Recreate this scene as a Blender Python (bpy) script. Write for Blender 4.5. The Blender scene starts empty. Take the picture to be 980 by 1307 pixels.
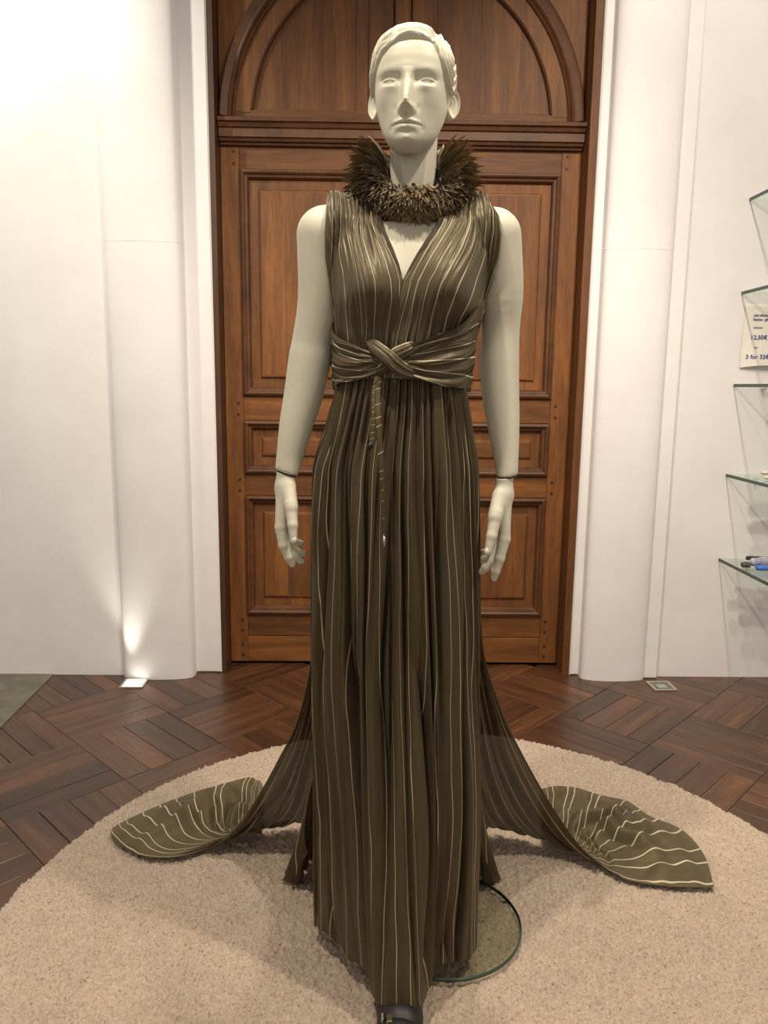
import bpy, math, random
import numpy as np
from mathutils import Matrix, Vector
from mathutils.bvhtree import BVHTree

rng = np.random.default_rng(7)
random.seed(7)
scene = bpy.context.scene
col = scene.collection
PI = math.pi

# ------------------------------------------------------------------ camera
F, CX, CY = 970.0, 490.0, 653.5
CAM = np.array([0.0, -1.5, 1.25])
PITCH, YAW, ROLL = math.radians(9.4), math.radians(-0.9), math.radians(0.68)
_fw = np.array([-math.sin(YAW) * math.cos(PITCH), math.cos(YAW) * math.cos(PITCH), -math.sin(PITCH)])
_r0 = np.array([math.cos(YAW), math.sin(YAW), 0.0])
_d0 = np.cross(_fw, _r0)
_R = math.cos(ROLL) * _r0 - math.sin(ROLL) * _d0
_D = math.cos(ROLL) * _d0 + math.sin(ROLL) * _r0
cd = bpy.data.cameras.new('camera')
cam = bpy.data.objects.new('camera', cd)
col.objects.link(cam)
M = Matrix(((_R[0], -_D[0], -_fw[0], CAM[0]), (_R[1], -_D[1], -_fw[1], CAM[1]),
            (_R[2], -_D[2], -_fw[2], CAM[2]), (0, 0, 0, 1)))
cam.matrix_world = M
cd.sensor_fit = 'VERTICAL'
cd.sensor_height = 36.0
cd.lens = 36.0 * F / 1307.0
cd.clip_start = 0.02
scene.camera = cam


def at(x, y, Y):
    """point of the place seen at a pixel, at real depth Y"""
    r = _fw + _R * (x - CX) / F + _D * (y - CY) / F
    return CAM + r * (Y - CAM[1]) / r[1]


# ------------------------------------------------------------------ light
scene.view_settings.view_transform = 'Standard'
scene.view_settings.look = 'None'
scene.view_settings.gamma = 1.0
scene.view_settings.use_curve_mapping = False
scene.view_settings.exposure = 0.22

world = bpy.data.worlds.new('room_ambient')
scene.world = world
world.use_nodes = True
world.node_tree.nodes['Background'].inputs[0].default_value = (1.0, 0.90, 0.78, 1)
world.node_tree.nodes['Background'].inputs[1].default_value = 0.40


def spot(name, loc, target, power, size, angle, blend=0.6, color=(1, 0.86, 0.66)):
    l = bpy.data.lights.new(name, 'SPOT')
    l.energy = power
    l.shadow_soft_size = size
    l.spot_size = math.radians(angle)
    l.spot_blend = blend
    l.color = color
    o = bpy.data.objects.new(name, l)
    col.objects.link(o)
    o.location = loc
    o.rotation_euler = (Vector(target) - Vector(loc)).to_track_quat('-Z', 'Y').to_euler()
    return o


LC = (1, 0.885, 0.72)
spot('ceiling_spot', (-0.55, -0.66, 3.25), (0.0, 0.1, 1.3), 122, 0.05, 112, color=LC)
spot('ceiling_spot', (1.00, -0.62, 3.25), (0.15, 0.1, 1.3), 126, 0.05, 112, color=LC)
spot('ceiling_spot', (0.25, 0.50, 3.3), (0.1, 0.45, 0.0), 75, 0.06, 100, color=LC)
spot('ceiling_spot', (-1.75, 0.65, 3.2), (-1.55, 1.66, 2.6), 95, 0.06, 85, color=(1, 0.94, 0.78))
spot('ceiling_spot', (1.02, 0.05, 3.25), (1.35, 1.66, 1.5), 85, 0.04, 95, color=LC)
spot('floor_uplight', (-1.035, 1.552, 0.012), (-1.05, 1.60, 1.0), 8.0, 0.02, 55, 1.0, color=(1, 0.95, 0.78))


# ------------------------------------------------------------------ helpers
def tag(o, label=None, cat=None, group=None, kind=None):
    if label: o['label'] = label
    if cat: o['category'] = cat
    if group: o['group'] = group
    if kind: o['kind'] = kind
    return o


def empty(name, loc):
    o = bpy.data.objects.new(name, None)
    o.empty_display_size = 0.05
    o.location = loc
    col.objects.link(o)
    return o


def total_loc(o):
    v = Vector((0, 0, 0))
    while o is not None:
        v += o.location
        o = o.parent
    return v


def link_mesh(name, me, mat=None, parent=None):
    o = bpy.data.objects.new(name, me)
    col.objects.link(o)
    if mat is not None and len(me.materials) == 0:
        me.materials.append(mat)
    if parent is not None:
        o.parent = parent
        o.location = -total_loc(parent)
    return o


def mesh(name, verts, faces, mat=None, parent=None, smooth=False, uv=None):
    """verts (n,3); faces: list of tuples, or (m,4)/(m,3) int array; uv: (n,2) per vertex"""
    me = bpy.data.meshes.new(name)
    verts = np.asarray(verts, float)
    if isinstance(faces, np.ndarray):
        m, k = faces.shape
        me.vertices.add(len(verts))
        me.vertices.foreach_set('co', verts.ravel())
        me.loops.add(m * k)
        me.loops.foreach_set('vertex_index', faces.ravel().astype(np.int32))
        me.polygons.add(m)
        me.polygons.foreach_set('loop_start', (np.arange(m) * k).astype(np.int32))
        me.update(calc_edges=True)
    else:
        me.from_pydata([tuple(v) for v in verts], [], faces)
        me.update()
    if uv is not None:
        uvl = me.uv_layers.new(name='UVMap')
        li = np.empty(len(me.loops), np.int32)
        me.loops.foreach_get('vertex_index', li)
        uvl.data.foreach_set('uv', np.asarray(uv, float)[li].ravel())
    if smooth:
        me.polygons.foreach_set('use_smooth', np.ones(len(me.polygons), bool))
    return link_mesh(name, me, mat, parent)


def gridfaces(nv, nu, closed=False):
    ii, jj = np.meshgrid(np.arange(nv - 1), np.arange(nu if closed else nu - 1), indexing='ij')
    j2 = (jj + 1) % nu
    return np.stack([ii * nu + jj, ii * nu + j2, (ii + 1) * nu + j2, (ii + 1) * nu + jj], -1).reshape(-1, 4)


def grid(name, P, mat=None, parent=None, closed=False, uv=None):
    nv, nu = P.shape[:2]
    return mesh(name, P.reshape(-1, 3), gridfaces(nv, nu, closed), mat, parent, True,
                None if uv is None else uv.reshape(-1, 2))


class Geo:
    """collects pieces of ONE part"""
    def __init__(self):
        self.v, self.f = [], []

    def add(self, v, f):
        n = len(self.v)
        self.v += [tuple(map(float, p)) for p in v]
        self.f += [tuple(i + n for i in q) for q in f]
        return self

    def box(self, x0, x1, y0, y1, z0, z1, b=0.0):
        if b <= 0:
            v = [(x, y, z) for z in (z0, z1) for y in (y0, y1) for x in (x0, x1)]
            f = [(0, 2, 3, 1), (4, 5, 7, 6), (0, 1, 5, 4), (2, 6, 7, 3), (0, 4, 6, 2), (1, 3, 7, 5)]
            return self.add(v, f)
        # box whose front (y0) edges are chamfered
        v = [(x0, y1, z0), (x1, y1, z0), (x1, y1, z1), (x0, y1, z1),
             (x0, y0 + b, z0), (x1, y0 + b, z0), (x1, y0 + b, z1), (x0, y0 + b, z1),
             (x0 + b, y0, z0 + b), (x1 - b, y0, z0 + b), (x1 - b, y0, z1 - b), (x0 + b, y0, z1 - b)]
        f = [(0, 3, 2, 1), (8, 9, 10, 11)]
        for i in range(4):
            j = (i + 1) % 4
            f += [(i, j, 4 + j, 4 + i), (4 + i, 4 + j, 8 + j, 8 + i)]
        return self.add(v, f)

    def prism(self, poly, y0, y1):
        n = len(poly)
        v = [(x, y0, z) for x, z in poly] + [(x, y1, z) for x, z in poly]
        f = [tuple(range(n)), tuple(range(2 * n - 1, n - 1, -1))]
        f += [(i, i + n, (i + 1) % n + n, (i + 1) % n) for i in range(n)]
        return self.add(v, f)

    def prism_z(self, poly, z0, z1):
        n = len(poly)
        v = [(x, y, z0) for x, y in poly] + [(x, y, z1) for x, y in poly]
        f = [tuple(range(n - 1, -1, -1)), tuple(range(n, 2 * n))]
        f += [(i, (i + 1) % n, (i + 1) % n + n, i + n) for i in range(n)]
        return self.add(v, f)

    def build(self, name, mat, parent=None, smooth=False):
        return mesh(name, self.v, self.f, mat, parent, smooth)


def rect_sweep(x0, x1, z0, z1, y, prof):
    g = Geo()
    n = len(prof)
    v = []
    for d, h in prof:
        v += [(x0 + d, y - h, z0 + d), (x1 - d, y - h, z0 + d), (x1 - d, y - h, z1 - d), (x0 + d, y - h, z1 - d)]
    f = []
    for i in range(n - 1):
        for c in range(4):
            e = (c + 1) % 4
            f.append((i * 4 + c, i * 4 + e, i * 4 + 4 + e, i * 4 + 4 + c))
    return g.add(v, f)


def tube(path, rad, n=12, cap=True):
    path = np.asarray(path, float)
    rad = np.broadcast_to(np.asarray(rad, float), (len(path),))
    T = np.gradient(path, axis=0)
    T /= np.linalg.norm(T, axis=1)[:, None]
    up = np.array([0.0, 0, 1]) if abs(T[0][2]) < 0.9 else np.array([0.0, 1, 0])
    v = []
    for p, t, r in zip(path, T, rad):
        a = np.cross(t, up); a /= np.linalg.norm(a)
        b = np.cross(t, a)
        for k in range(n):
            th = 2 * PI * k / n
            v.append(p + r * (a * math.cos(th) + b * math.sin(th)))
    f = []
    for i in range(len(path) - 1):
        for k in range(n):
            f.append((i * n + k, i * n + (k + 1) % n, (i + 1) * n + (k + 1) % n, (i + 1) * n + k))
    if cap:
        f.append(tuple(range(n - 1, -1, -1)))
        f.append(tuple(range((len(path) - 1) * n, len(path) * n)))
    return v, f


def catmull(pts, n):
    pts = np.asarray(pts, float)
    P = np.vstack([2 * pts[0] - pts[1], pts, 2 * pts[-1] - pts[-2]])
    m = len(pts) - 1
    t = np.linspace(0, m, n)
    i = np.minimum(t.astype(int), m - 1)
    u = (t - i)[:, None]
    p0, p1, p2, p3 = P[i], P[i + 1], P[i + 2], P[i + 3]
    return 0.5 * (2 * p1 + (p2 - p0) * u + (2 * p0 - 5 * p1 + 4 * p2 - p3) * u ** 2 + (3 * p1 - p0 - 3 * p2 + p3) * u ** 3)


def sstep(a, b, x):
    t = np.clip((x - a) / (b - a), 0, 1)
    return t * t * (3 - 2 * t)


class Noise:
    """smooth 2-D value noise on numpy arrays"""
    def __init__(self, seed, n=64):
        self.t = np.random.default_rng(seed).uniform(-1, 1, (n, n)); self.n = n

    def __call__(self, x, y):
        x, y = np.broadcast_arrays(np.asarray(x, float), np.asarray(y, float))
        xi, yi = np.floor(x).astype(int), np.floor(y).astype(int)
        u, v = x - xi, y - yi
        u, v = u * u * (3 - 2 * u), v * v * (3 - 2 * v)
        n, t = self.n, self.t
        a, b = t[xi % n, yi % n], t[(xi + 1) % n, yi % n]
        c, d = t[xi % n, (yi + 1) % n], t[(xi + 1) % n, (yi + 1) % n]
        return (a * (1 - u) + b * u) * (1 - v) + (c * (1 - u) + d * u) * v


def surface_nets(sd, org, h):
    nx, ny, nz = sd.shape
    ins = sd < 0
    cnt = np.zeros((nx - 1, ny - 1, nz - 1), np.int8)
    offs = [(i, j, k) for i in (0, 1) for j in (0, 1) for k in (0, 1)]
    for i, j, k in offs:
        cnt += ins[i:nx - 1 + i, j:ny - 1 + j, k:nz - 1 + k]
    cells = np.argwhere((cnt > 0) & (cnt < 8))
    idx = -np.ones((nx - 1, ny - 1, nz - 1), np.int64)
    idx[tuple(cells.T)] = np.arange(len(cells))
    acc = np.zeros((len(cells), 3)); num = np.zeros(len(cells))
    for a in range(8):
        for b in range(a + 1, 8):
            oa, ob = np.array(offs[a]), np.array(offs[b])
            if np.abs(oa - ob).sum() != 1: continue
            va = sd[tuple((cells + oa).T)]; vb = sd[tuple((cells + ob).T)]
            m = (va < 0) != (vb < 0)
            t = np.where(m, va / np.where(m, va - vb, 1), 0)
            acc += np.where(m[:, None], oa + (ob - oa) * t[:, None], 0); num += m
    V = (cells + acc / num[:, None]) * h + org
    quads = []
    for ax in range(3):
        A = [slice(None)] * 3; B = [slice(None)] * 3
        A[ax] = slice(0, -1); B[ax] = slice(1, None)
        ia, ib = ins[tuple(A)], ins[tuple(B)]
        e = np.argwhere(ia != ib)
        o1, o2 = [(1, 2), (2, 0), (0, 1)][ax]
        ok = (e[:, o1] > 0) & (e[:, o2] > 0) & (e[:, o1] < sd.shape[o1] - 1) & (e[:, o2] < sd.shape[o2] - 1)
        e = e[ok]
        flip = ~ia[tuple(e.T)]
        d1 = np.zeros(3, int); d1[o1] = 1
        d2 = np.zeros(3, int); d2[o2] = 1
        q = np.stack([idx[tuple((e - d1 - d2).T)], idx[tuple((e - d2).T)], idx[tuple(e.T)], idx[tuple((e - d1).T)]], 1)
        q[flip] = q[flip][:, ::-1]
        quads.append(q)
    return V, np.vstack(quads)


def cone_sd(X, a, b, ra, rb):
    a = np.asarray(a, float); ab = np.asarray(b, float) - a
    t = np.clip(((X - a) @ ab) / (ab @ ab), 0, 1)
    return np.linalg.norm(X - a - t[..., None] * ab, axis=-1) - (ra + (rb - ra) * t)


def smin(a, b, k):
    h = np.clip(0.5 + 0.5 * (b - a) / k, 0, 1)
    return b + (a - b) * h - k * h * (1 - h)


def sd_grid(lo, hi, h):
    ax = [np.arange(l, u + h, h) for l, u in zip(lo, hi)]
    return np.stack(np.meshgrid(*ax, indexing='ij'), -1).astype(np.float32), np.array(lo)


# ------------------------------------------------------------------ materials
def nodes_of(name):
    m = bpy.data.materials.new(name)
    m.use_nodes = True
    nt = m.node_tree
    return m, nt, nt.nodes['Principled BSDF']


def N(nt, typ, **kw):
    n = nt.nodes.new(typ)
    for k, v in kw.items():
        setattr(n, k, v)
    return n


def ramp(nt, fac, stops):
    r = N(nt, 'ShaderNodeValToRGB')
    els = r.color_ramp.elements
    while len(els) < len(stops): els.new(0.5)
    for e, (p, c) in zip(els, stops):
        e.position = p
        e.color = (*c, 1)
    nt.links.new(fac, r.inputs[0])
    return r.outputs[0]


def math_n(nt, op, a, b=None, clamp=False):
    n = N(nt, 'ShaderNodeMath', operation=op)
    n.use_clamp = clamp
    for i, v in enumerate((a, b)):
        if v is None: continue
        if isinstance(v, (int, float)): n.inputs[i].default_value = v
        else: nt.links.new(v, n.inputs[i])
    return n.outputs[0]


def mixc(nt, fac, a, b, mode='MIX'):
    n = N(nt, 'ShaderNodeMixRGB', blend_type=mode)
    for i, v in enumerate((fac, a, b)):
        if isinstance(v, (int, float)): n.inputs[i].default_value = v
        elif isinstance(v, tuple): n.inputs[i].default_value = (*v, 1)
        else: nt.links.new(v, n.inputs[i])
    return n.outputs[0]


def noise_n(nt, vec, scale, detail=3, rough=0.55, dist=0.0):
    n = N(nt, 'ShaderNodeTexNoise')
    n.inputs['Scale'].default_value = scale
    n.inputs['Detail'].default_value = detail
    n.inputs['Roughness'].default_value = rough
    n.inputs['Distortion'].default_value = dist
    if vec is not None: nt.links.new(vec, n.inputs['Vector'])
    return n.outputs['Fac']


def mapping(nt, vec, scale=(1, 1, 1), rot=(0, 0, 0), loc=None):
    n = N(nt, 'ShaderNodeMapping')
    n.inputs['Scale'].default_value = scale
    n.inputs['Rotation'].default_value = rot
    nt.links.new(vec, n.inputs['Vector'])
    if loc is not None: nt.links.new(loc, n.inputs['Location'])
    return n.outputs[0]


def bump(nt, bsdf, height, strength, dist=0.002):
    b = N(nt, 'ShaderNodeBump')
    b.inputs['Strength'].default_value = strength
    b.inputs['Distance'].default_value = dist
    nt.links.new(height, b.inputs['Height'])
    nt.links.new(b.outputs[0], bsdf.inputs['Normal'])


def wood(name, c_dark, c_mid, c_light, scale, rough, coat=0.0, vary=0.35):
    m, nt, b = nodes_of(name)
    tc = N(nt, 'ShaderNodeTexCoord').outputs['Object']
    rnd = N(nt, 'ShaderNodeObjectInfo').outputs['Random']
    off = N(nt, 'ShaderNodeCombineXYZ')
    for i in range(3):
        nt.links.new(math_n(nt, 'MULTIPLY', rnd, 13.7 + 7 * i), off.inputs[i])
    v = mapping(nt, tc, scale, loc=off.outputs[0])
    n1 = noise_n(nt, v, 1.0, 4, 0.6, 0.4)
    n2 = noise_n(nt, mapping(nt, tc, tuple(s * 6 for s in scale), loc=off.outputs[0]), 1.0, 3, 0.7)
    f = math_n(nt, 'ADD', math_n(nt, 'MULTIPLY', n1, 0.65), math_n(nt, 'MULTIPLY', n2, 0.35))
    c = ramp(nt, f, [(0.3, c_dark), (0.5, c_mid), (0.72, c_light)])
    k = math_n(nt, 'ADD', math_n(nt, 'MULTIPLY', rnd, vary), 1 - vary * 0.55)
    kk = N(nt, 'ShaderNodeCombineXYZ')
    for i in range(3): nt.links.new(k, kk.inputs[i])
    c = mixc(nt, 1.0, c, kk.outputs[0], 'MULTIPLY')
    nt.links.new(c, b.inputs['Base Color'])
    b.inputs['Roughness'].default_value = rough
    b.inputs['Coat Weight'].default_value = coat
    b.inputs['Coat Roughness'].default_value = 0.3
    bump(nt, b, f, 0.35, 0.001)
    return m


def plain(name, c, rough=0.6, metal=0.0, nscale=40, amt=0.08, bumpy=0.0):
    m, nt, b = nodes_of(name)
    tc = N(nt, 'ShaderNodeTexCoord').outputs['Object']
    n = noise_n(nt, tc, nscale, 4)
    lo = tuple(x * (1 - amt) for x in c); hi = tuple(min(1, x * (1 + amt)) for x in c)
    nt.links.new(ramp(nt, n, [(0.3, lo), (0.7, hi)]), b.inputs['Base Color'])
    b.inputs['Roughness'].default_value = rough
    b.inputs['Metallic'].default_value = metal
    if bumpy: bump(nt, b, n, bumpy)
    return m


def plaster():
    m, nt, b = nodes_of('white_plaster')
    tc = N(nt, 'ShaderNodeTexCoord').outputs['Object']
    n = noise_n(nt, tc, 3.0, 5, 0.6)
    c = ramp(nt, n, [(0.3, (0.765, 0.735, 0.735)), (0.7, (0.825, 0.80, 0.805))])
    nt.links.new(c, b.inputs['Base Color'])
    b.inputs['Roughness'].default_value = 0.55
    n2 = noise_n(nt, tc, 9.0, 4, 0.6)
    bump(nt, b, n2, 0.35, 0.006)
    return m


def fabric(name, base, light, spacing, sheer=0.0, rough=0.42, line=0.0011, wob=0.012, sheen=0.3, wobf=(1.6, 5.0), line_col=(0.78, 0.70, 0.50), soft=0.5):
    m, nt, b = nodes_of(name)
    uv = N(nt, 'ShaderNodeUVMap').outputs[0]
    sep = N(nt, 'ShaderNodeSeparateXYZ'); nt.links.new(uv, sep.inputs[0])
    u, v = sep.outputs[0], sep.outputs[1]
    w = noise_n(nt, mapping(nt, uv, (wobf[0] * 6, wobf[1], 1)), 1.0, 2)
    uu = math_n(nt, 'ADD', u, math_n(nt, 'MULTIPLY', math_n(nt, 'SUBTRACT', w, 0.5), wob))
    s = math_n(nt, 'DIVIDE', uu, spacing)
    idn = math_n(nt, 'FLOOR', s)
    fr = math_n(nt, 'SUBTRACT', s, idn)
    wn = N(nt, 'ShaderNodeTexWhiteNoise', noise_dimensions='1D')
    nt.links.new(idn, wn.inputs['W'])
    cpos = math_n(nt, 'ADD', math_n(nt, 'MULTIPLY', wn.outputs['Value'], 0.6), 0.2)
    d = math_n(nt, 'MULTIPLY', math_n(nt, 'ABSOLUTE', math_n(nt, 'SUBTRACT', fr, cpos)), spacing)
    vary = noise_n(nt, mapping(nt, uv, (30, 3, 1)), 1.0, 2)
    lw = math_n(nt, 'MULTIPLY', math_n(nt, 'ADD', vary, 0.35), line)
    mask = math_n(nt, 'SUBTRACT', 1.0, math_n(nt, 'DIVIDE', math_n(nt, 'SUBTRACT', d, math_n(nt, 'MULTIPLY', lw, soft)), lw), True)
    weave = noise_n(nt, mapping(nt, uv, (220, 14, 1)), 1.0, 3)
    cb = ramp(nt, weave, [(0.3, base), (0.7, light)])
    c = mixc(nt, math_n(nt, 'MULTIPLY', mask, 0.92), cb, line_col)
    nt.links.new(c, b.inputs['Base Color'])
    b.inputs['Roughness'].default_value = rough
    b.inputs['Sheen Weight'].default_value = sheen
    b.inputs['Sheen Roughness'].default_value = 0.4
    b.inputs['Specular Tint'].default_value = (1.0, 0.86, 0.6, 1)
    b.inputs['Sheen Tint'].default_value = (0.75, 0.65, 0.45, 1)
    if sheer > 0:
        al = math_n(nt, 'ADD', math_n(nt, 'MULTIPLY', mask, sheer), 1 - sheer, True)
        nt.links.new(al, b.inputs['Alpha'])
    return m


def mannequin_mat():
    m, nt, b = nodes_of('cream_painted_fibreglass')
    tc = N(nt, 'ShaderNodeTexCoord').outputs['Object']
    n = noise_n(nt, tc, 5.0, 4)
    nt.links.new(ramp(nt, n, [(0.35, (0.62, 0.585, 0.465)), (0.65, (0.66, 0.625, 0.50))]), b.inputs['Base Color'])
    b.inputs['Roughness'].default_value = 0.5
    b.inputs['Specular IOR Level'].default_value = 0.35
    return m


def glass_mat(name, tint, alpha_mix=0.75, rough=0.02):
    m = bpy.data.materials.new(name)
    m.use_nodes = True
    nt = m.node_tree
    nt.nodes.clear()
    out = N(nt, 'ShaderNodeOutputMaterial')
    tr = N(nt, 'ShaderNodeBsdfTransparent'); tr.inputs[0].default_value = (*tint, 1)
    gl = N(nt, 'ShaderNodeBsdfGlossy'); gl.inputs[0].default_value = (0.9, 1, 0.95, 1); gl.inputs[1].default_value = rough
    fr = N(nt, 'ShaderNodeLayerWeight'); fr.inputs[0].default_value = 0.5
    mx = N(nt, 'ShaderNodeMixShader')
    nt.links.new(math_n(nt, 'ADD', math_n(nt, 'MULTIPLY', math_n(nt, 'POWER', fr.outputs['Facing'], 4.0), alpha_mix), 0.04), mx.inputs[0])
    nt.links.new(tr.outputs[0], mx.inputs[1]); nt.links.new(gl.outputs[0], mx.inputs[2])
    nt.links.new(mx.outputs[0], out.inputs[0])
    return m


M_WALL = plaster()
M_DOOR_V = wood('oak_upright_grain', (0.062, 0.0195, 0.0038), (0.150, 0.051, 0.0090), (0.255, 0.096, 0.0195), (16, 16, 1.6), 0.62, 0.0, 0.45)
M_DOOR_H = wood('oak_level_grain', (0.062, 0.0195, 0.0038), (0.150, 0.051, 0.0090), (0.255, 0.096, 0.0195), (1.6, 16, 16), 0.62, 0.0, 0.45)
M_DOOR_D = wood('dark_oak', (0.035, 0.013, 0.005), (0.065, 0.025, 0.009), (0.10, 0.04, 0.014), (14, 14, 1.6), 0.5, 0.1, 0.2)
M_MOULD = wood('oak_moulding', (0.050, 0.016, 0.0036), (0.095, 0.032, 0.0065), (0.15, 0.054, 0.012), (6, 6, 6), 0.55, 0.0, 0.25)
M_PLANK = wood('parquet_oak', (0.028, 0.011, 0.0050), (0.080, 0.031, 0.012), (0.165, 0.067, 0.026), (2.2, 26, 26), 0.38, 0.25, 0.8)
M_PEG = plain('peg_wood', (0.045, 0.018, 0.008), 0.6)
M_JOINT = plain('floor_joint_dirt', (0.018, 0.011, 0.008), 0.9)
M_STONE = plain('grey_green_stone', (0.15, 0.14, 0.105), 0.5, nscale=14, amt=0.3, bumpy=0.2)
M_SKIN = mannequin_mat()
M_DARK = plain('dark_gap', (0.05, 0.045, 0.035), 0.8)
M_NAIL = plain('nail_cream', (0.86, 0.82, 0.70), 0.3)
M_GLASS = glass_mat('clear_glass', (0.95, 0.975, 0.96), 0.5)
M_GLASS_EDGE = plain('green_glass_edge', (0.03, 0.06, 0.045), 0.15)
M_BASEGLASS = glass_mat('base_glass', (0.90, 0.915, 0.87), 0.8, 0.08)
M_BLACK = plain('black_leather', (0.010, 0.008, 0.009), 0.48, nscale=60)
M_METAL = plain('pale_metal', (0.62, 0.58, 0.48), 0.35, 0.8)
M_GOLD = plain('gilt_metal', (0.75, 0.62, 0.35), 0.25, 1.0)
M_PAPER = plain('paper', (0.78, 0.72, 0.67), 0.8, amt=0.02)
M_INK = plain('blue_ink', (0.02, 0.045, 0.22), 0.7)
M_INK2 = plain('grey_blue_ink', (0.10, 0.13, 0.24), 0.7)

# ------------------------------------------------------------------ room shell
WY = 1.662           # face of the back wall
DY = 1.80            # face of the door
OX0, OX1 = -0.655, 0.878
ZT = 3.4

floor = Geo().box(-3.4, 3.6, -3.2, 2.0, -0.09, -0.016).build('floor', M_JOINT)
tag(floor, 'dark brown wooden parquet floor laid in diagonal basket weave', None, None, 'structure')

wl = Geo().box(-3.4, -0.78, WY - 0.008, 2.0, 0.0, ZT).build('wall_left', M_WALL)
tag(wl, 'white plaster wall left of the wooden door', kind='structure')
wr = Geo().box(1.20, 3.6, WY + 0.012, 2.0, 0.0, ZT).build('wall_right', M_WALL)
tag(wr, 'white plaster wall right of the wooden door', kind='structure')
wb = Geo().box(-0.78, 1.20, 2.0, 2.06, 0.0, ZT).build('wall_back', M_WALL)
tag(wb, 'wall behind the wooden door', kind='structure')


def column(name, cx, hw, y0, dep, label):
    g = []
    for (z0, z1) in ((0.0, 1.7957), (1.7963, ZT)):
        n = 28
        poly = []
        for k in range(n + 1):
            th = PI * k / n
            wob = 0.0
            poly.append((cx - hw * math.cos(th), y0 - dep * (math.sin(th) ** 0.62) + wob))
        poly.append((cx + hw, 1.98)); poly.append((cx - hw, 1.98))
        g.append((poly, z0, z1))
    root = empty(name, (cx, y0, 0))
    tag(root, label, None, None, 'structure')
    for poly, z0, z1 in g:
        o = Geo().prism_z(poly, z0, z1).build('drum', M_WALL, root)
        for p in o.data.polygons:
            p.use_smooth = len(p.vertices) == 4
        o.data.set_sharp_from_angle(angle=math.radians(35))
    return root


column('wall_left_pilaster', -0.915, 0.152, WY - 0.002, 0.058, 'rounded white pilaster at the left of the wooden door')
column('wall_right_pilaster', 1.055, 0.140, WY + 0.002, 0.050, 'rounded white pilaster at the right of the wooden door')
o = Geo().box(-0.775, OX0, 1.692, 2.0, 0, ZT, 0.006).build('trim_1', M_WALL)
tag(o, 'flat white plaster strip between pilaster and door on the left', kind='structure')
o = Geo().box(OX1, 0.935, 1.684, 2.0, 0, ZT, 0.006).build('trim_2', M_WALL)
tag(o, 'flat white plaster strip between door and pilaster on the right', kind='structure')
o = Geo().box(1.19, 1.254, 1.652, 2.0, 0, ZT, 0.004).build('trim_3', M_WALL)
tag(o, 'narrow white fillet right of the right pilaster', kind='structure')

# parquet: squares of planks laid basket-weave on the diagonal
CELL = 0.36
RUGC, RUGR = (0.162, 0.046), 1.042
plank_me = {}


def plank_mesh(w, l):
    key = (round(w, 4), round(l, 4))
    if key not in plank_me:
        b = 0.0012
        v = [(-l / 2, -w / 2, -0.016), (l / 2, -w / 2, -0.016), (l / 2, w / 2, -0.016), (-l / 2, w / 2, -0.016),
             (-l / 2, -w / 2, -b), (l / 2, -w / 2, -b), (l / 2, w / 2, -b), (-l / 2, w / 2, -b),
             (-l / 2 + b, -w / 2 + b, 0), (l / 2 - b, -w / 2 + b, 0), (l / 2 - b, w / 2 - b, 0), (-l / 2 + b, w / 2 - b, 0)]
        f = [(0, 3, 2, 1), (8, 9, 10, 11)]
        for i in range(4):
            j = (i + 1) % 4
            f += [(i, j, 4 + j, 4 + i), (4 + i, 4 + j, 8 + j, 8 + i)]
        me = bpy.data.meshes.new('plank')
        me.from_pydata(v, [], f); me.update()
        me.materials.append(M_PLANK)
        plank_me[key] = me
    return plank_me[key]


far_planks = Geo()
nplank = 0
for i in range(-9, 12):
    for j in range(-8, 12):
        pc, qc = -0.01 + CELL * (i + 0.5), 0.02 + CELL * (j + 0.5)
        x, y = (pc - qc) / math.sqrt(2), (pc + qc) / math.sqrt(2)
        if x < -3.3 or x > 3.4 or y < -2.6 or y > 1.9: continue
        if math.hypot(x - RUGC[0], y - RUGC[1]) < RUGR - 0.30: continue
        if x < -1.70: continue
        near = abs(x - 0.1) < 1.75 and y > -0.1
        n = 4 if (i * 7 + j * 3) % 5 else 5
        w = CELL / n
        along_p = (i + j) % 2 == 0
        for k in range(n):
            o_ = -CELL / 2 + w * (k + 0.5)
            px, qx = (pc, qc + o_) if along_p else (pc + o_, qc)
            X, Y = (px - qx) / math.sqrt(2), (px + qx) / math.sqrt(2)
            ang = PI / 4 if along_p else 3 * PI / 4
            gap = random.choice([0.0008, 0.001, 0.0012, 0.003])
            if Y > 1.79 and not near: continue
            me = plank_mesh(w - gap, CELL - 0.0016)
            if near:
                ob = bpy.data.objects.new('plank', me)
                col.objects.link(ob)
                ob.parent = floor
                ob.location = (X, Y, random.uniform(-0.0012, 0.0))
                ob.rotation_euler = (0, random.uniform(-0.001, 0.001), ang + random.choice([0, PI]))
                nplank += 1
            else:
                R = Matrix.Translation((X, Y, 0)) @ Matrix.Rotation(ang, 4, 'Z')
                far_planks.add([R @ v.co for v in me.vertices], [tuple(p.vertices) for p in me.polygons])
fp = far_planks.build('plank_field', M_PLANK, floor)
fp['kind'] = 'stuff'
o = Geo().prism_z([(-3.3, -1.2), (-1.335, -1.2), (-1.352, 1.12), (-1.374, WY - 0.004), (-3.3, WY - 0.004)], -0.03, 0.003).build('floor_stone_slab', M_STONE)
tag(o, 'grey green stone slab set into the parquet at the left wall', kind='structure')

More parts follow.
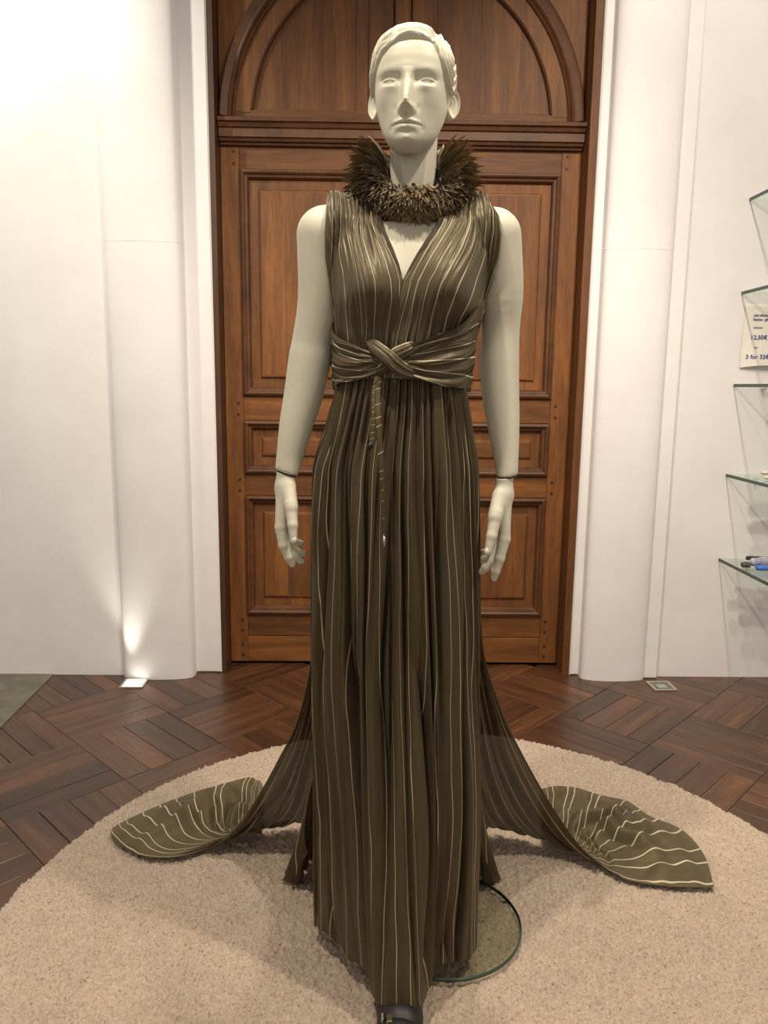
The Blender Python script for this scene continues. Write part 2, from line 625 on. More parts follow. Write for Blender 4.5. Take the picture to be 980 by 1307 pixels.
# recessed floor lights
def floor_light(cx, cy, rz, lit, label):
    root = empty('floor_light', (cx, cy, 0))
    tag(root, label, 'light')
    g = Geo()
    c, s = math.cos(rz), math.sin(rz)
    def P(x, y): return (cx + x * c - y * s, cy + x * s + y * c)
    a, bI = 0.049, 0.039
    outer = [P(-a, -a), P(a, -a), P(a, a), P(-a, a)]
    inner = [P(-bI, -bI), P(bI, -bI), P(bI, bI), P(-bI, bI)]
    v = [(*p, 0.0005) for p in outer] + [(*p, 0.005) for p in outer] + [(*p, 0.005) for p in inner] + [(*p, -0.004) for p in inner]
    f = []
    for k in range(3):
        for i in range(4):
            j = (i + 1) % 4
            f.append((k * 4 + i, k * 4 + j, k * 4 + 4 + j, k * 4 + 4 + i))
    Geo().add(v, f).build('frame', M_METAL, root)
    if lit:
        m, nt, b = nodes_of('lit_lens')
        b.inputs['Emission Color'].default_value = (1, 0.95, 0.82, 1)
        b.inputs['Emission Strength'].default_value = 3.0
        tcn = noise_n(nt, N(nt, 'ShaderNodeTexCoord').outputs['Object'], 60)
        nt.links.new(ramp(nt, tcn, [(0.3, (0.8, 0.78, 0.7)), (0.7, (0.85, 0.82, 0.75))]), b.inputs['Base Color'])
    else:
        m = plain('dull_lens', (0.13, 0.14, 0.10), 0.2, nscale=80, amt=0.3)
    mesh('lens', [(*p, 0.001) for p in inner], [(0, 1, 2, 3)], m, root)
    k = 0.5
    ii = [P(-bI * k, -bI * k), P(bI * k, -bI * k), P(bI * k, bI * k), P(-bI * k, bI * k)]
    if not lit:
        mesh('bulb_plate', [(*p, 0.002) for p in ii], [(0, 1, 2, 3)], plain('lamp_plate', (0.3, 0.33, 0.27), 0.3), root)


floor_light(-0.997, 1.556, 0.03, True, 'glowing square recessed light in the floor by the left pilaster')
floor_light(1.240, 1.560, 0.05, False, 'unlit square recessed floor light with pale metal frame by right pilaster')

# ------------------------------------------------------------------ door
door = empty('door_1', (0.11, DY, 0))
tag(door, 'carved oak double door with arched panel above', kind='structure')
DX0, DX1, DC = -0.632, 0.846, 0.105
# jambs and head
Geo().box(OX0, DX0 - 0.001, 1.70, 1.90, 0, ZT).build('jamb', M_DOOR_D, door)
Geo().box(DX1 + 0.001, OX1, 1.70, 1.90, 0, ZT).build('jamb', M_DOOR_V, door)
Geo().box(DX0, DX1, DY + 0.035, DY + 0.06, 0.0, ZT).build('backing', M_DOOR_D, door)

mould = [(0, 0.0), (0.003, 0.013), (0.012, 0.016), (0.018, 0.012), (0.021, 0.005), (0.03, 0.003), (0.036, -0.006), (0.038, -0.016)]
margin = [(0.036, -0.014), (0.074, -0.0145), (0.080, -0.006), (0.086, -0.005)]
openings = [(1.203, 2.118), (0.868, 1.098), (0.235, 0.772)]
for side in (0, 1):
    if side == 0:
        lx0, lx1 = DX0, DC - 0.002
        sx0, sx1 = -0.556, -0.03
    else:
        lx0, lx1 = DC + 0.002, DX1
        sx0, sx1 = 0.24, 0.765
    Geo().box(lx0, sx0, DY, DY + 0.035, 0.012, 2.215, 0.0015).build('stile', M_DOOR_V, door)
    Geo().box(sx1, lx1, DY, DY + 0.035, 0.012, 2.215, 0.0015).build('stile', M_DOOR_V, door)
    for z0, z1 in ((2.118, 2.215), (1.098, 1.203), (0.772, 0.868), (0.132, 0.235), (0.012, 0.130)):
        Geo().box(sx0 + 0.0006, sx1 - 0.0006, DY + 0.0012, DY + 0.035, z0 + 0.0006, z1 - 0.0006, 0.0015).build('rail', M_DOOR_H, door)
    for z0, z1 in openings:
        rect_sweep(sx0, sx1, z0, z1, DY, mould).build('moulding', M_MOULD, door)
        fr = rect_sweep(sx0, sx1, z0, z1, DY, margin).build('panel', M_DOOR_V, door)
        a0, a1 = sx0 + 0.086, sx1 - 0.086
        small = z1 - z0 < 0.3
        cuts = [a0, a1] if small else ([a0, a0 + 0.10, a0 + 0.26, a1] if side == 0 else [a0, a0 + 0.19, a1])
        for c0, c1 in zip(cuts[:-1], cuts[1:]):
            Geo().box(c0 + 0.0003, c1 - 0.0003, DY + 0.005, DY + 0.03, z0 + 0.086, z1 - 0.086).build('board', M_DOOR_H if small else M_DOOR_V, fr)
    # pegs
    for zc in (2.165, 1.15, 0.82, 0.185, 0.07):
        for xs in (sx0 - 0.022, sx1 + 0.022):
            for dz in (-0.026, 0.022):
                v, f = tube([(xs, DY + 0.004, zc + dz), (xs, DY - 0.0025, zc + dz)], [0.007, 0.006], 8)
                Geo().add(v, f).build('peg', M_PEG, door)
# transom cornice: stepped profile run across the door
prof = [(0.0, 2.205), (0.016, 2.207), (0.018, 2.216), (0.030, 2.218), (0.034, 2.228), (0.042, 2.231), (0.042, 2.262), (0.05, 2.266),
        (0.056, 2.28), (0.066, 2.284), (0.068, 2.297), (0.060, 2.301), (0.0, 2.312)]
v, f = [], []
for x in (DX0 + 0.003, DX1 - 0.003):
    v += [(x, DY - h, z) for h, z in prof]
n = len(prof)
f = [(i, i + 1, n + i + 1, n + i) for i in range(n - 1)] + [tuple(range(n)), tuple(range(2 * n - 1, n - 1, -1))]
Geo().add(v, f).build('transom', M_MOULD, door)
# arched light above: rail, mullion, archivolt, panels, spandrels
ZC = 2.30
RO, RM, RP = 0.733, 0.672, 0.612
Geo().box(DX0 + 0.002, DX1 - 0.002, DY - 0.002, DY + 0.035, 2.311, 2.347, 0.002).build('rail', M_DOOR_H, door)


def arc(r, a0, a1, n): return [(DC + r * math.cos(a0 + (a1 - a0) * k / n), ZC + r * math.sin(a0 + (a1 - a0) * k / n)) for k in range(n + 1)]


def annulus(r0, r1, y0, y1, a0, a1, n=40):
    g = Geo()
    A, B = arc(r0, a0, a1, n), arc(r1, a0, a1, n)
    v = []
    for (x0, z0), (x1, z1) in zip(A, B):
        v += [(x0, y0, z0), (x1, y0, z1), (x1, y1, z1), (x0, y1, z0)]
    f = []
    for k in range(n):
        for e in range(4):
            h = (e + 1) % 4
            f.append((k * 4 + e, k * 4 + h, k * 4 + 4 + h, k * 4 + 4 + e))
    f += [(0, 1, 2, 3), (4 * n + 3, 4 * n + 2, 4 * n + 1, 4 * n)]
    return g.add(v, f)


for a0, a1 in ((0.055, PI * 0.5 - 0.001), (PI * 0.5 + 0.001, PI - 0.055)):
    annulus(RP, RM + 0.004, DY - 0.004, DY + 0.034, a0, a1).build('arch_board', M_DOOR_V, door)
# archivolt moulding: swept profile
ap = [(0.0, 0.0), (0.002, 0.012), (0.008, 0.018), (0.013, 0.014), (0.016, 0.020), (0.022, 0.026), (0.03, 0.024), (0.048, 0.030), (0.056, 0.034), (0.063, 0.028), (0.065, -0.01)]
v, f = [], []
na = 72
for k in range(na + 1):
    a = 0.02 + (PI - 0.04) * k / na
    for d, h in ap:
        r = RM + d
        v.append((DC + r * math.cos(a), DY - h, ZC + r * math.sin(a)))
n = len(ap)
for k in range(na):
    for i in range(n - 1):
        f.append((k * n + i, k * n + i + 1, (k + 1) * n + i + 1, (k + 1) * n + i))
Geo().add(v, f).build('archivolt', M_MOULD, door)
# inner bead round the panels
for s in (0, 1):
    v, f = [], []
    bp = [(0.0, 0.004), (-0.004, 0.010), (-0.009, 0.006), (-0.012, -0.012)]
    th0 = 0.075
    for k in range(37):
        a = th0 + (PI / 2 - 0.22 - th0) * k / 36
        a = a if s == 0 else PI - a
        for d, h in bp:
            r = RP + d
            v.append((DC + r * math.cos(a), DY - h, ZC + r * math.sin(a)))
    for k in range(36):
        for i in range(3):
            f.append((k * 4 + i, k * 4 + i + 1, (k + 1) * 4 + i + 1, (k + 1) * 4 + i))
    Geo().add(v, f).build('bead', M_MOULD, door)
Geo().box(-0.03, 0.068, DY - 0.003, DY + 0.034, 2.347, ZC + RP - 0.02, 0.002).build('mullion', M_DOOR_V, door)
Geo().box(0.140, 0.24, DY - 0.003, DY + 0.034, 2.347, ZC + RP - 0.02, 0.002).build('mullion', M_DOOR_V, door)
Geo().box(0.072, 0.136, DY - 0.016, DY + 0.03, 2.312, ZC + RP, 0.006).build('astragal', M_DOOR_V, door)
# half-round panels of upright boards
for s in (0, 1):
    xs = ([-0.505, -0.36, -0.215, -0.085, -0.03] if s == 0 else [0.24, 0.42, 0.58, 0.715])
    for x0, x1 in zip(xs[:-1], xs[1:]):
        n = 8
        top = [(x0 + (x1 - x0) * k / n, ZC + math.sqrt(max(1e-4, (RP + 0.004) ** 2 - (x0 + (x1 - x0) * k / n - DC) ** 2))) for k in range(n + 1)]
        poly = [(x0 + 0.0004, 2.345), (x1 - 0.0004, 2.345)] + [(min(max(x, x0 + 0.0004), x1 - 0.0004), max(z, 2.3451 + 1e-4 * q)) for q, (x, z) in enumerate(top[::-1])]
        Geo().prism(poly, DY + 0.010, DY + 0.032).build('board', M_DOOR_V, door)
# spandrels
for s in (-1, 1):
    x0, x1 = (DX0 + 0.002, DC) if s < 0 else (DC, DX1 - 0.002)
    n = 24
    pts = []
    for k in range(n + 1):
        a = PI / 2 * k / n
        a = a if s > 0 else PI - a
        pts.append((DC + (RO - 0.003) * math.cos(a), ZC + (RO - 0.003) * math.sin(a)))
    edge = x1 if s > 0 else x0
    seam = DC + s * 0.56
    pin = [(x, z) for x, z in pts if abs(x - DC) <= 0.56]
    pout = [(x, z) for x, z in pts if abs(x - DC) >= 0.56]
    zs = ZC + math.sqrt((RO - 0.003) ** 2 - 0.56 ** 2)
    Geo().prism([(seam, zs)] + pin + [(DC, ZT - 0.01), (seam, ZT - 0.01)], DY + 0.006, DY + 0.034).build('spandrel_board', M_DOOR_V, door)
    Geo().prism([(edge, ZC)] + pout + [(seam + s * 0.002, zs), (seam + s * 0.002, ZT - 0.01), (edge, ZT - 0.01)], DY + 0.004, DY + 0.034).build('spandrel_board', M_DOOR_V, door)

# ------------------------------------------------------------------ rug
def build_rug():
    h = 0.0042
    n = int(2 * RUGR / h) + 3
    ax = (np.arange(n) - n / 2) * h
    X, Y = np.meshgrid(ax, ax, indexing='ij')
    X = X + rng.uniform(-0.45, 0.45, X.shape) * h
    Y = Y + rng.uniform(-0.45, 0.45, Y.shape) * h
    r = np.hypot(X, Y)
    nz = Noise(3)
    edge = RUGR + 0.006 * nz(np.arctan2(Y, X) * 60 / PI + 200, 0.3) + rng.uniform(-0.004, 0.004, r.shape)
    tuft = rng.uniform(0, 1, X.shape)
    tuft = 0.55 * tuft + 0.45 * (nz(X * 95 + 30, Y * 95 + 30) * 0.5 + 0.5)
    Z = 0.018 + 0.016 * tuft + 0.002 * nz(X * 6 + 9, Y * 6 + 3)
    pit = (rng.uniform(0, 1, X.shape) < 0.05)
    Z = np.where(pit, Z - 0.010, Z)
    d = edge - r
    Z = Z * np.sqrt(np.clip(d / 0.018, 0, 1))
    ok = r < edge
    idx = -np.ones(X.shape, int)
    cell = ok[:-1, :-1] & ok[1:, :-1] & ok[1:, 1:] & ok[:-1, 1:]
    use = np.zeros(X.shape, bool)
    use[:-1, :-1] |= cell; use[1:, :-1] |= cell; use[1:, 1:] |= cell; use[:-1, 1:] |= cell
    idx[use] = np.arange(use.sum())
    c = np.argwhere(cell)
    q = np.stack([idx[c[:, 0], c[:, 1]], idx[c[:, 0] + 1, c[:, 1]], idx[c[:, 0] + 1, c[:, 1] + 1], idx[c[:, 0], c[:, 1] + 1]], 1)
    V = np.stack([X[use] + RUGC[0], Y[use] + RUGC[1], np.maximum(Z[use], 0.001)], -1)
    m, nt, b = nodes_of('beige_pile')
    tc = N(nt, 'ShaderNodeTexCoord').outputs['Object']
    n1 = noise_n(nt, tc, 170, 3, 0.7)
    n2 = noise_n(nt, tc, 9, 3)
    c1 = ramp(nt, n1, [(0.30, (0.20, 0.14, 0.095)), (0.40, (0.45, 0.35, 0.265)), (0.7, (0.62, 0.50, 0.40))])
    c2 = ramp(nt, n2, [(0.3, (0.90, 0.90, 0.90)), (0.7, (1, 1, 1))])
    nt.links.new(mixc(nt, 1.0, c1, c2, 'MULTIPLY'), b.inputs['Base Color'])
    b.inputs['Roughness'].default_value = 0.95
    b.inputs['Sheen Weight'].default_value = 0.2
    o = mesh('rug', V, q, m, None, True)
    tag(o, 'large round beige shaggy rug under the mannequin', 'rug')


build_rug()

# ------------------------------------------------------------------ mannequin
BX = 0.065            # body axis in x
mann = empty('mannequin', (0.17, 0.07, 0.03))
tag(mann, 'cream white female mannequin wearing the striped gown', 'mannequin')

_tz = np.array([0.86, 0.93, 1.0, 1.1, 1.2, 1.265, 1.34, 1.40, 1.45, 1.50, 1.56])
_ta = np.array([.110, .115, .122, .128, .118, .112, .121, .131, .137, .142, .13])
_tf = np.array([.06, .065, .072, .078, .080, .080, .085, .085, .080, .070, .055])
_tb = np.array([.10, .105, .11, .095, .070, .064, .072, .080, .084, .082, .07])


def bust(x, z):
    g = 0
    for s in (-1, 1):
        g = g + 0.052 * np.exp(-((x - s * 0.074) / 0.052) ** 2 - ((z - 1.425) / np.where(z > 1.425, 0.075, 0.048)) ** 2)
    return g


def torso_r(th, z):
    a, f, b = np.interp(z, _tz, _ta), np.interp(z, _tz, _tf), np.interp(z, _tz, _tb)
    d = np.where(np.cos(th) > 0, f, b)
    n = 2.3
    return (np.abs(np.sin(th) / a) ** n + np.abs(np.cos(th) / d) ** n) ** (-1 / n)


def bx(z): return np.interp(z, [1.0, 1.25, 1.45, 1.56], [.050, .056, .063, .068])


def torso_pt(th, z, off=0.0):
    r = torso_r(th, z) + off
    x, y = r * np.sin(th), -r * np.cos(th)
    y = y - np.where(np.cos(th) > 0, bust(x, z) * np.clip(np.cos(th) * 2, 0, 1), 0)
    return np.stack([x + bx(z), y, z + 0 * x], -1)


ARM_L = [(-.098, .005, 1.530, .0495), (-.103, .010, 1.415, .0435), (-.117, .015, 1.335, .0415), (-.124, .012, 1.300, .0415), (-.135, .004, 1.237, .0385),
         (-.149, -.008, 1.177, .0330), (-.162, -.022, 1.108, .0258), (-.1715, -.030, 1.060, .0205)]
ARM_R = [(.228, .005, 1.532, .0495), (.243, .010, 1.435, .0435), (.247, .015, 1.360, .0365), (.2465, .012, 1.290, .0380), (.249, .006, 1.242, .0365),
         (.255, -.006, 1.181, .0315), (.261, -.022, 1.110, .0235), (.263, -.030, 1.060, .0200)]


def build_body():
    h = 0.004
    X, org = sd_grid((-0.235, -0.17, 0.90), (0.345, 0.15, 1.72), h)
    z = X[..., 2]
    x, y = X[..., 0] - bx(z), X[..., 1]
    yy = np.where(y < 0.0, np.minimum(y + bust(x, z), 0.0), y)
    yy = np.where((y < 0) & (yy >= 0), -1e-4, yy)
    r = np.hypot(x, yy); th = np.arctan2(x, -yy)
    d = (r - torso_r(th, z)) * 0.8
    d = np.maximum(d, z - 1.545)
    d = np.maximum(d, 0.915 - z)
    C = lambda a, b, ra, rb: cone_sd(X, (a[0] + BX, a[1], a[2]), (b[0] + BX, b[1], b[2]), ra, rb)
    d = smin(d, C((0, .022, 1.625), (0, .018, 1.57), .036, .054), 0.04)
    for s in (-1, 1):
        d = smin(d, C((s * .035, .02, 1.583), (s * .15, .008, 1.536), .034, .042), 0.035)
    for A in (ARM_L, ARM_R):
        da = None
        CA = catmull(A, 30)
        near = np.abs(X[..., 0] - CA[:, 0].mean()) < 0.13
        Xs = X[near]
        for p, q in zip(CA[:-1], CA[1:]):
            c = cone_sd(Xs, p[:3], q[:3], p[3], q[3])
            da = c if da is None else np.minimum(da, c)
        full = np.full(z.shape, 1.0, np.float32); full[near] = da
        da = full
        # forearm ends at the wrist seam
        tilt = 0.30 if A is ARM_L else -0.12
        zc = 1.083 if A is ARM_L else 1.079
        x0 = A[-1][0]
        da = np.maximum(da, (zc - tilt * (X[..., 0] - x0)) - z)
        d = smin(d, da, 0.0015 + 0.022 * sstep(1.36, 1.50, z))
    V, Q = surface_nets(d, org, h)
    return V, Q


bv, bq = build_body()


def lap_smooth(V, Q, it, lam=0.5):
    e = np.vstack([Q[:, [0, 1]], Q[:, [1, 2]], Q[:, [2, 3]], Q[:, [3, 0]]])
    for _ in range(it):
        acc = np.zeros_like(V); n = np.zeros(len(V))
        np.add.at(acc, e[:, 0], V[e[:, 1]]); np.add.at(acc, e[:, 1], V[e[:, 0]])
        np.add.at(n, e[:, 0], 1); np.add.at(n, e[:, 1], 1)
        V = V + lam * (acc / n[:, None] - V)
    return V


bv = lap_smooth(bv, bq, 2)
BODY = BVHTree.FromPolygons([tuple(v) for v in bv], [tuple(int(i) for i in q) for q in bq])


# ---- head and neck: rings round a vertical axis, features raised on the face
HS = 1.035
HEAD_O = np.array([BX + 0.006, -0.002, 1.660])
_hz = np.array([0.0, .004, .010, .018, .028, .04, .055, .07, .09, .11, .13, .15, .168, .185, .20, .211, .219, .2235, .225])
_hw = 0.955 * np.array([.024, .0345, .0425, .0485, .0535, .0575, .0615, .0645, .0675, .0700, .0715, .0712, .0690, .0635, .0545, .0430, .0295, .0160, .0005])
_hf = np.array([.056, .0685, .0775, .0835, .0862, .0868, .0880, .0885, .0890, .0905, .0925, .0925, .0895, .0825, .0710, .0560, .0385, .0210, .0005])
_hb = np.array([.040, .045, .050, .056, .064, .072, .082, .090, .098, .103, .105, .104, .100, .092, .080, .064, .044, .024, .0005])


_hz = np.where(_hz > .105, .105 + (_hz - .105) * 0.86, _hz)
_zf = np.linspace(0, _hz[-1], 800)


def _soft(tab):
    y = np.interp(_zf, _hz, tab)
    k = np.hanning(61); k /= k.sum()
    ys = np.convolve(np.pad(y, 30, mode='edge'), k, 'valid')
    e = np.minimum(sstep(0, .02, _zf), sstep(_hz[-1], _hz[-1] - .022, _zf))
    return y + (ys - y) * e


_sw, _sf, _sb = _soft(_hw), _soft(_hf), _soft(_hb)


def G(x, z, x0, z0, sx, sz): return np.exp(-((x - x0) / sx) ** 2 - ((z - z0) / sz) ** 2)


def face(x, z):
    """forward relief of the face at (x, z), in metres"""
    ax = np.abs(x)
    d = 0 * x
    # brow ridge, sockets
    zb_ = .1185 + 0.10 * (ax - .026) - 3.2 * (ax - .036) ** 2
    d += 0.0028 * np.exp(-((z - zb_) / .0080) ** 2) * np.exp(-((ax - .028) / .024) ** 2)
    d += 0.0018 * G(x, z, 0, .124, .02, .010)
    d -= 0.0100 * G(ax, z, .0325, .1085, .0190, .0105)
    d -= 0.0022 * G(ax, z, .0135, .106, .006, .010)
    # eyeball and lids
    ex = (ax - .0335) / .0150
    zz = z - .1020 - 0.05 * (ax - .0335)
    d += 0.0068 * np.exp(-0.9 * ex ** 2 - ((zz + .0012) / .0100) ** 2)
    alm = np.clip(1 - ex ** 2, 0, 1)
    top = .0056 * alm ** 0.75; bot = -.0042 * alm ** 0.75
    vis = sstep(0.12, 0.85, alm) * (1 - 0.7 * sstep(.15, .9, ex))
    open_ = sstep(-.0007, .0007, top - zz) * sstep(-.0018, .0018, zz - bot) * vis
    d -= 0.0024 * open_
    d += 0.0024 * vis * np.exp(-((zz - top - .0014) / .0014) ** 2)
    d += 0.0002 * vis * np.exp(-((zz - bot + .0014) / .0014) ** 2)
    d -= 0.0024 * np.exp(-((zz - top - .0046) / .0014) ** 2) * np.clip(1.1 - ex ** 2, 0, 1)
    ir = np.hypot(ax - .033, zz - .0012)
    d -= 0.0016 * np.exp(-((ir - .0044) / .0009) ** 2) * open_
    d -= 0.0016 * np.exp(-(ir / .0020) ** 2) * open_
    # nose
    h = np.interp(z, [.048, .0505, .053, .058, .063, .068, .075, .09, .104, .114, .125], [0, .0028, .0095, .0175, .0235, .0258, .0238, .0160, .0082, .0036, 0])
    sg = np.interp(z, [.05, .06, .066, .075, .09, .105, .118], [.0085, .0094, .0096, .0092, .0090, .0085, .0105])
    d += h * np.exp(-(ax / sg) ** 2.8)
    d += 0.0090 * G(ax, z, .0098, .0605, .0050, .0056) * sstep(.0495, .0545, z)
    d -= 0.0042 * G(ax, z, .0062, .0520, .0034, .0024)
    d -= 0.0015 * G(ax, z, .0185, .062, .003, .006)
    # cheeks
    d += 0.0034 * G(ax, z, .044, .083, .018, .016)
    d -= 0.0022 * G(ax, z, .043, .050, .016, .022)
    # mouth
    d += 0.0034 * G(x, z, 0, .036, .024, .022)
    zm = .0382 - 0.0006 * (ax / .022) ** 2
    bow = 0.0012 * np.exp(-((ax - .006) / .004) ** 2)
    wu = np.clip(1 - (ax / .0245) ** 2, 0, 1)
    d += 0.0046 * wu ** 0.8 * np.exp(-((z - zm - .0036 - bow) / (.0032)) ** 2)
    d += 0.0040 * np.clip(1 - (ax / .0225) ** 2, 0, 1) ** 0.8 * np.exp(-((z - zm + .0056) / .0052) ** 2)
    d -= 0.0052 * np.clip(1 - (ax / .0262) ** 2, 0, 1) ** 0.5 * np.exp(-((z - zm) / .00125) ** 2)
    d -= 0.0016 * G(x, z, 0, .047, .0028, .0042)
    d -= 0.0008 * G(x, z, 0, .0245, .015, .0045)
    d += 0.0082 * G(x, z, 0, .012, .019, .0105)
    d -= 0.002 * G(ax, z, .026, .033, .005, .006)
    return d


HAIRX = [-.075, -.066, -.060, -.053, -.044, -.032, -.018, 0.0, .018, .032, .040, .046, .053, .060, .066, .075]
HAIRZ = [.085, .096, .118, .135, .147, .157, .1635, .1665, .1670, .1655, .1610, .150, .133, .112, .093, .083]


def head_base(TH, zrow, feat=True):
    s = np.sin(TH); c = np.cos(TH)
    tilt = np.interp(zrow, [-0.01, 0.0, .03, .07, .15], [.060, .060, .050, .026, 0])
    z = zrow + tilt * (1 - c) / 2
    w, f, b = np.interp(zrow, _zf, _sw), np.interp(zrow, _zf, _sf), np.interp(zrow, _zf, _sb)
    n = np.where(c > 0, np.interp(zrow, [0, .03, .075, .105, .13, .2], [1.95, 2.05, 2.35, 2.65, 2.5, 2.1]), 2.0)
    d = np.where(c > 0, f, b)
    r = (np.abs(s / w) ** n + np.abs(c / d) ** n) ** (-1 / n)
    x, y = r * s, -r * c
    if feat:
        y = y - np.where(c > 0, face(x, z) * sstep(0.0, 0.35, c), 0)
    return x, y, z


YAWH, ROLLH = math.radians(-8.5), math.radians(1.2)
HM = (Matrix.Rotation(ROLLH, 3, 'Y') @ Matrix.Rotation(YAWH, 3, 'Z'))
HMn = np.array(HM)


HEAD_C = np.array([0, 0, .10])


def head_place(P): return ((P - HEAD_C) * HS) @ HMn.T + HEAD_O + np.array([-.0036, 0, .1035])


def build_head():
    nth = 420
    th = np.linspace(0, 2 * PI, nth, endpoint=False)
    th = th - 0.42 * np.sin(2 * th) * 0.5 - 0.25 * np.sin(th)      # denser at the front
    ZTOP = _hz[-1]
    rows = np.concatenate([ZTOP - .030 * np.linspace(0, 1, 26) ** 2, np.linspace(ZTOP - .0308, .135, 26), np.linspace(.134, .0, 170)])
    zr = rows[:, None] + 0 * th[None, :]
    TH = th[None, :] + 0 * zr
    x, y, z = head_base(TH, zr)
    P = np.stack([x, y, z], -1)
    # underside of the jaw, closed
    ring = P[-1]
    c0 = np.array([0, -0.012, 0.034])
    under = []
    for t in np.linspace(0.08, 1.0, 16):
        q = ring * (1 - t) + c0 * t
        q[:, 2] -= 0.006 * np.sin(min(1, t * 1.6) * PI) * (0.4 + 0.6 * np.cos(th / 2) ** 2)
        under.append(q)
    P = np.concatenate([P, np.stack(under)], 0)
    Q = gridfaces(P.shape[0], nth, True)
    V = P.reshape(-1, 3)
    # neck
    rows = []
    sa = np.abs(np.where(th > PI, th - 2 * PI, th))
    fr = np.clip(np.cos(th), 0, 1)
    for t in np.linspace(0, 1.0, 34):
        z = 0.075 - 0.165 * t
        k = 1.0 - 0.07 * math.sin(min(1, t * 1.1) * PI) + 0.06 * t ** 4
        q = np.stack([0.0450 * k * np.sin(th), 0.012 + 0.012 * t - 0.047 * k * np.cos(th), z + 0 * th], -1)
        q[:, 1] -= 0.0050 * np.exp(-((sa - 0.85 + 0.55 * t) / 0.17) ** 2) * fr
        q[:, 1] += 0.0025 * np.exp(-(sa / 0.22) ** 2) * t
        rows.append(q)
    Nk = np.stack(rows)
    Q = np.vstack([Q, gridfaces(34, nth, True) + len(V)])
    return np.vstack([head_place(V), Nk.reshape(-1, 3) * HS + HEAD_O]), Q


hv, hq = build_head()


def ear(side):
    nu, nv = 40, 24
    u = np.linspace(0, 2 * PI, nu, endpoint=False)
    rho = np.linspace(0.0, 1, nv)
    U, Rr = np.meshgrid(u, rho)
    # outline: tall oval, narrower lobe
    a = 0.0155 * (1 + 0.18 * np.sin(U)); b = 0.0275
    ex, ez = Rr * a * np.cos(U), Rr * b * np.sin(U)
    rim = np.exp(-((Rr - 0.86) / 0.10) ** 2) * (0.45 + 0.55 * sstep(-0.7, 0.1, np.sin(U) + 0.5 * np.cos(U)))
    anti = 0.6 * np.exp(-((Rr - 0.55) / 0.10) ** 2) * sstep(-0.2, 0.5, np.cos(U - 0.4))
    bowl = -np.exp(-((ex + 0.002) / .0065) ** 2 - ((ez + 0.003) / .010) ** 2)
    h = 0.0062 * rim + 0.0038 * anti + 0.0095 * bowl + 0.004 - 0.008 * sstep(0.93, 1.0, Rr)
    # ear frame: ex -> back, ez -> up, h -> outward; then back face
    P = np.stack([h, ex, ez], -1)
    Pb = np.stack([h * 0 - 0.0045 - 0.010 * (1 - Rr) ** 0.5, ex * 0.97, ez * 0.97], -1)[::-1]
    P = np.concatenate([P, Pb], 0)
    flare = math.radians(40)
    c, s = math.cos(flare), math.sin(flare)
    X = P[..., 0] * c + P[..., 1] * s
    Y = -P[..., 0] * s * 0.9 + P[..., 1] * c
    Z = P[..., 2] - 0.10 * Y * 0
    tb = math.radians(10)
    Y, Z = Y * math.cos(tb) + Z * math.sin(tb), Z * math.cos(tb) - Y * math.sin(tb)
    out = np.stack([side * (0.0665 + X), 0.012 + Y, 0.0985 + Z], -1)
    return head_place(out.reshape(-1, 3)), gridfaces(P.shape[0], nu, True)


def leg(pts):
    P = np.array([p[:3] for p in pts]); R = np.array([p[3] for p in pts])
    v, f = tube(catmull(P, 40), np.interp(np.linspace(0, 1, 40), np.linspace(0, 1, len(R)), R), 20)
    return np.array(v), f


def build_mannequin_mesh():
    V = [bv, hv]; Fq = [tuple(map(int, q)) for q in bq]
    n = len(bv)
    Fq += [tuple(int(i) + n for i in q) for q in hq]; n += len(hv)
    for s in (-1, 1):
        v, q = ear(s)
        V.append(v); Fq += [tuple(int(i) + n for i in t) for t in q]; n += len(v)
    for pts in ([(.005, .01, .96, .060), (.005, -.01, .62, .052), (.03, -.09, .42, .046), (.052, -.125, .20, .032), (.058, -.150, .115, .027), (.060, -.205, .066, .026), (.062, -.30, .050, .020), (.062, -.37, .047, .014), (.062, -.405, .046, .008)],
                [(.105, .02, .96, .060), (.125, .03, .62, .052), (.165, .09, .42, .046), (.170, .11, .20, .034), (.172, .11, .11, .03), (.175, .05, .085, .03), (.178, -.02, .06, .030)]):
        v, f = leg(pts)
        V.append(v); Fq += [tuple(i + n for i in t) for t in f]; n += len(v)
    me_o = mesh('body', np.vstack(V), Fq, M_SKIN, mann, True)
    return me_o


body = build_mannequin_mesh()


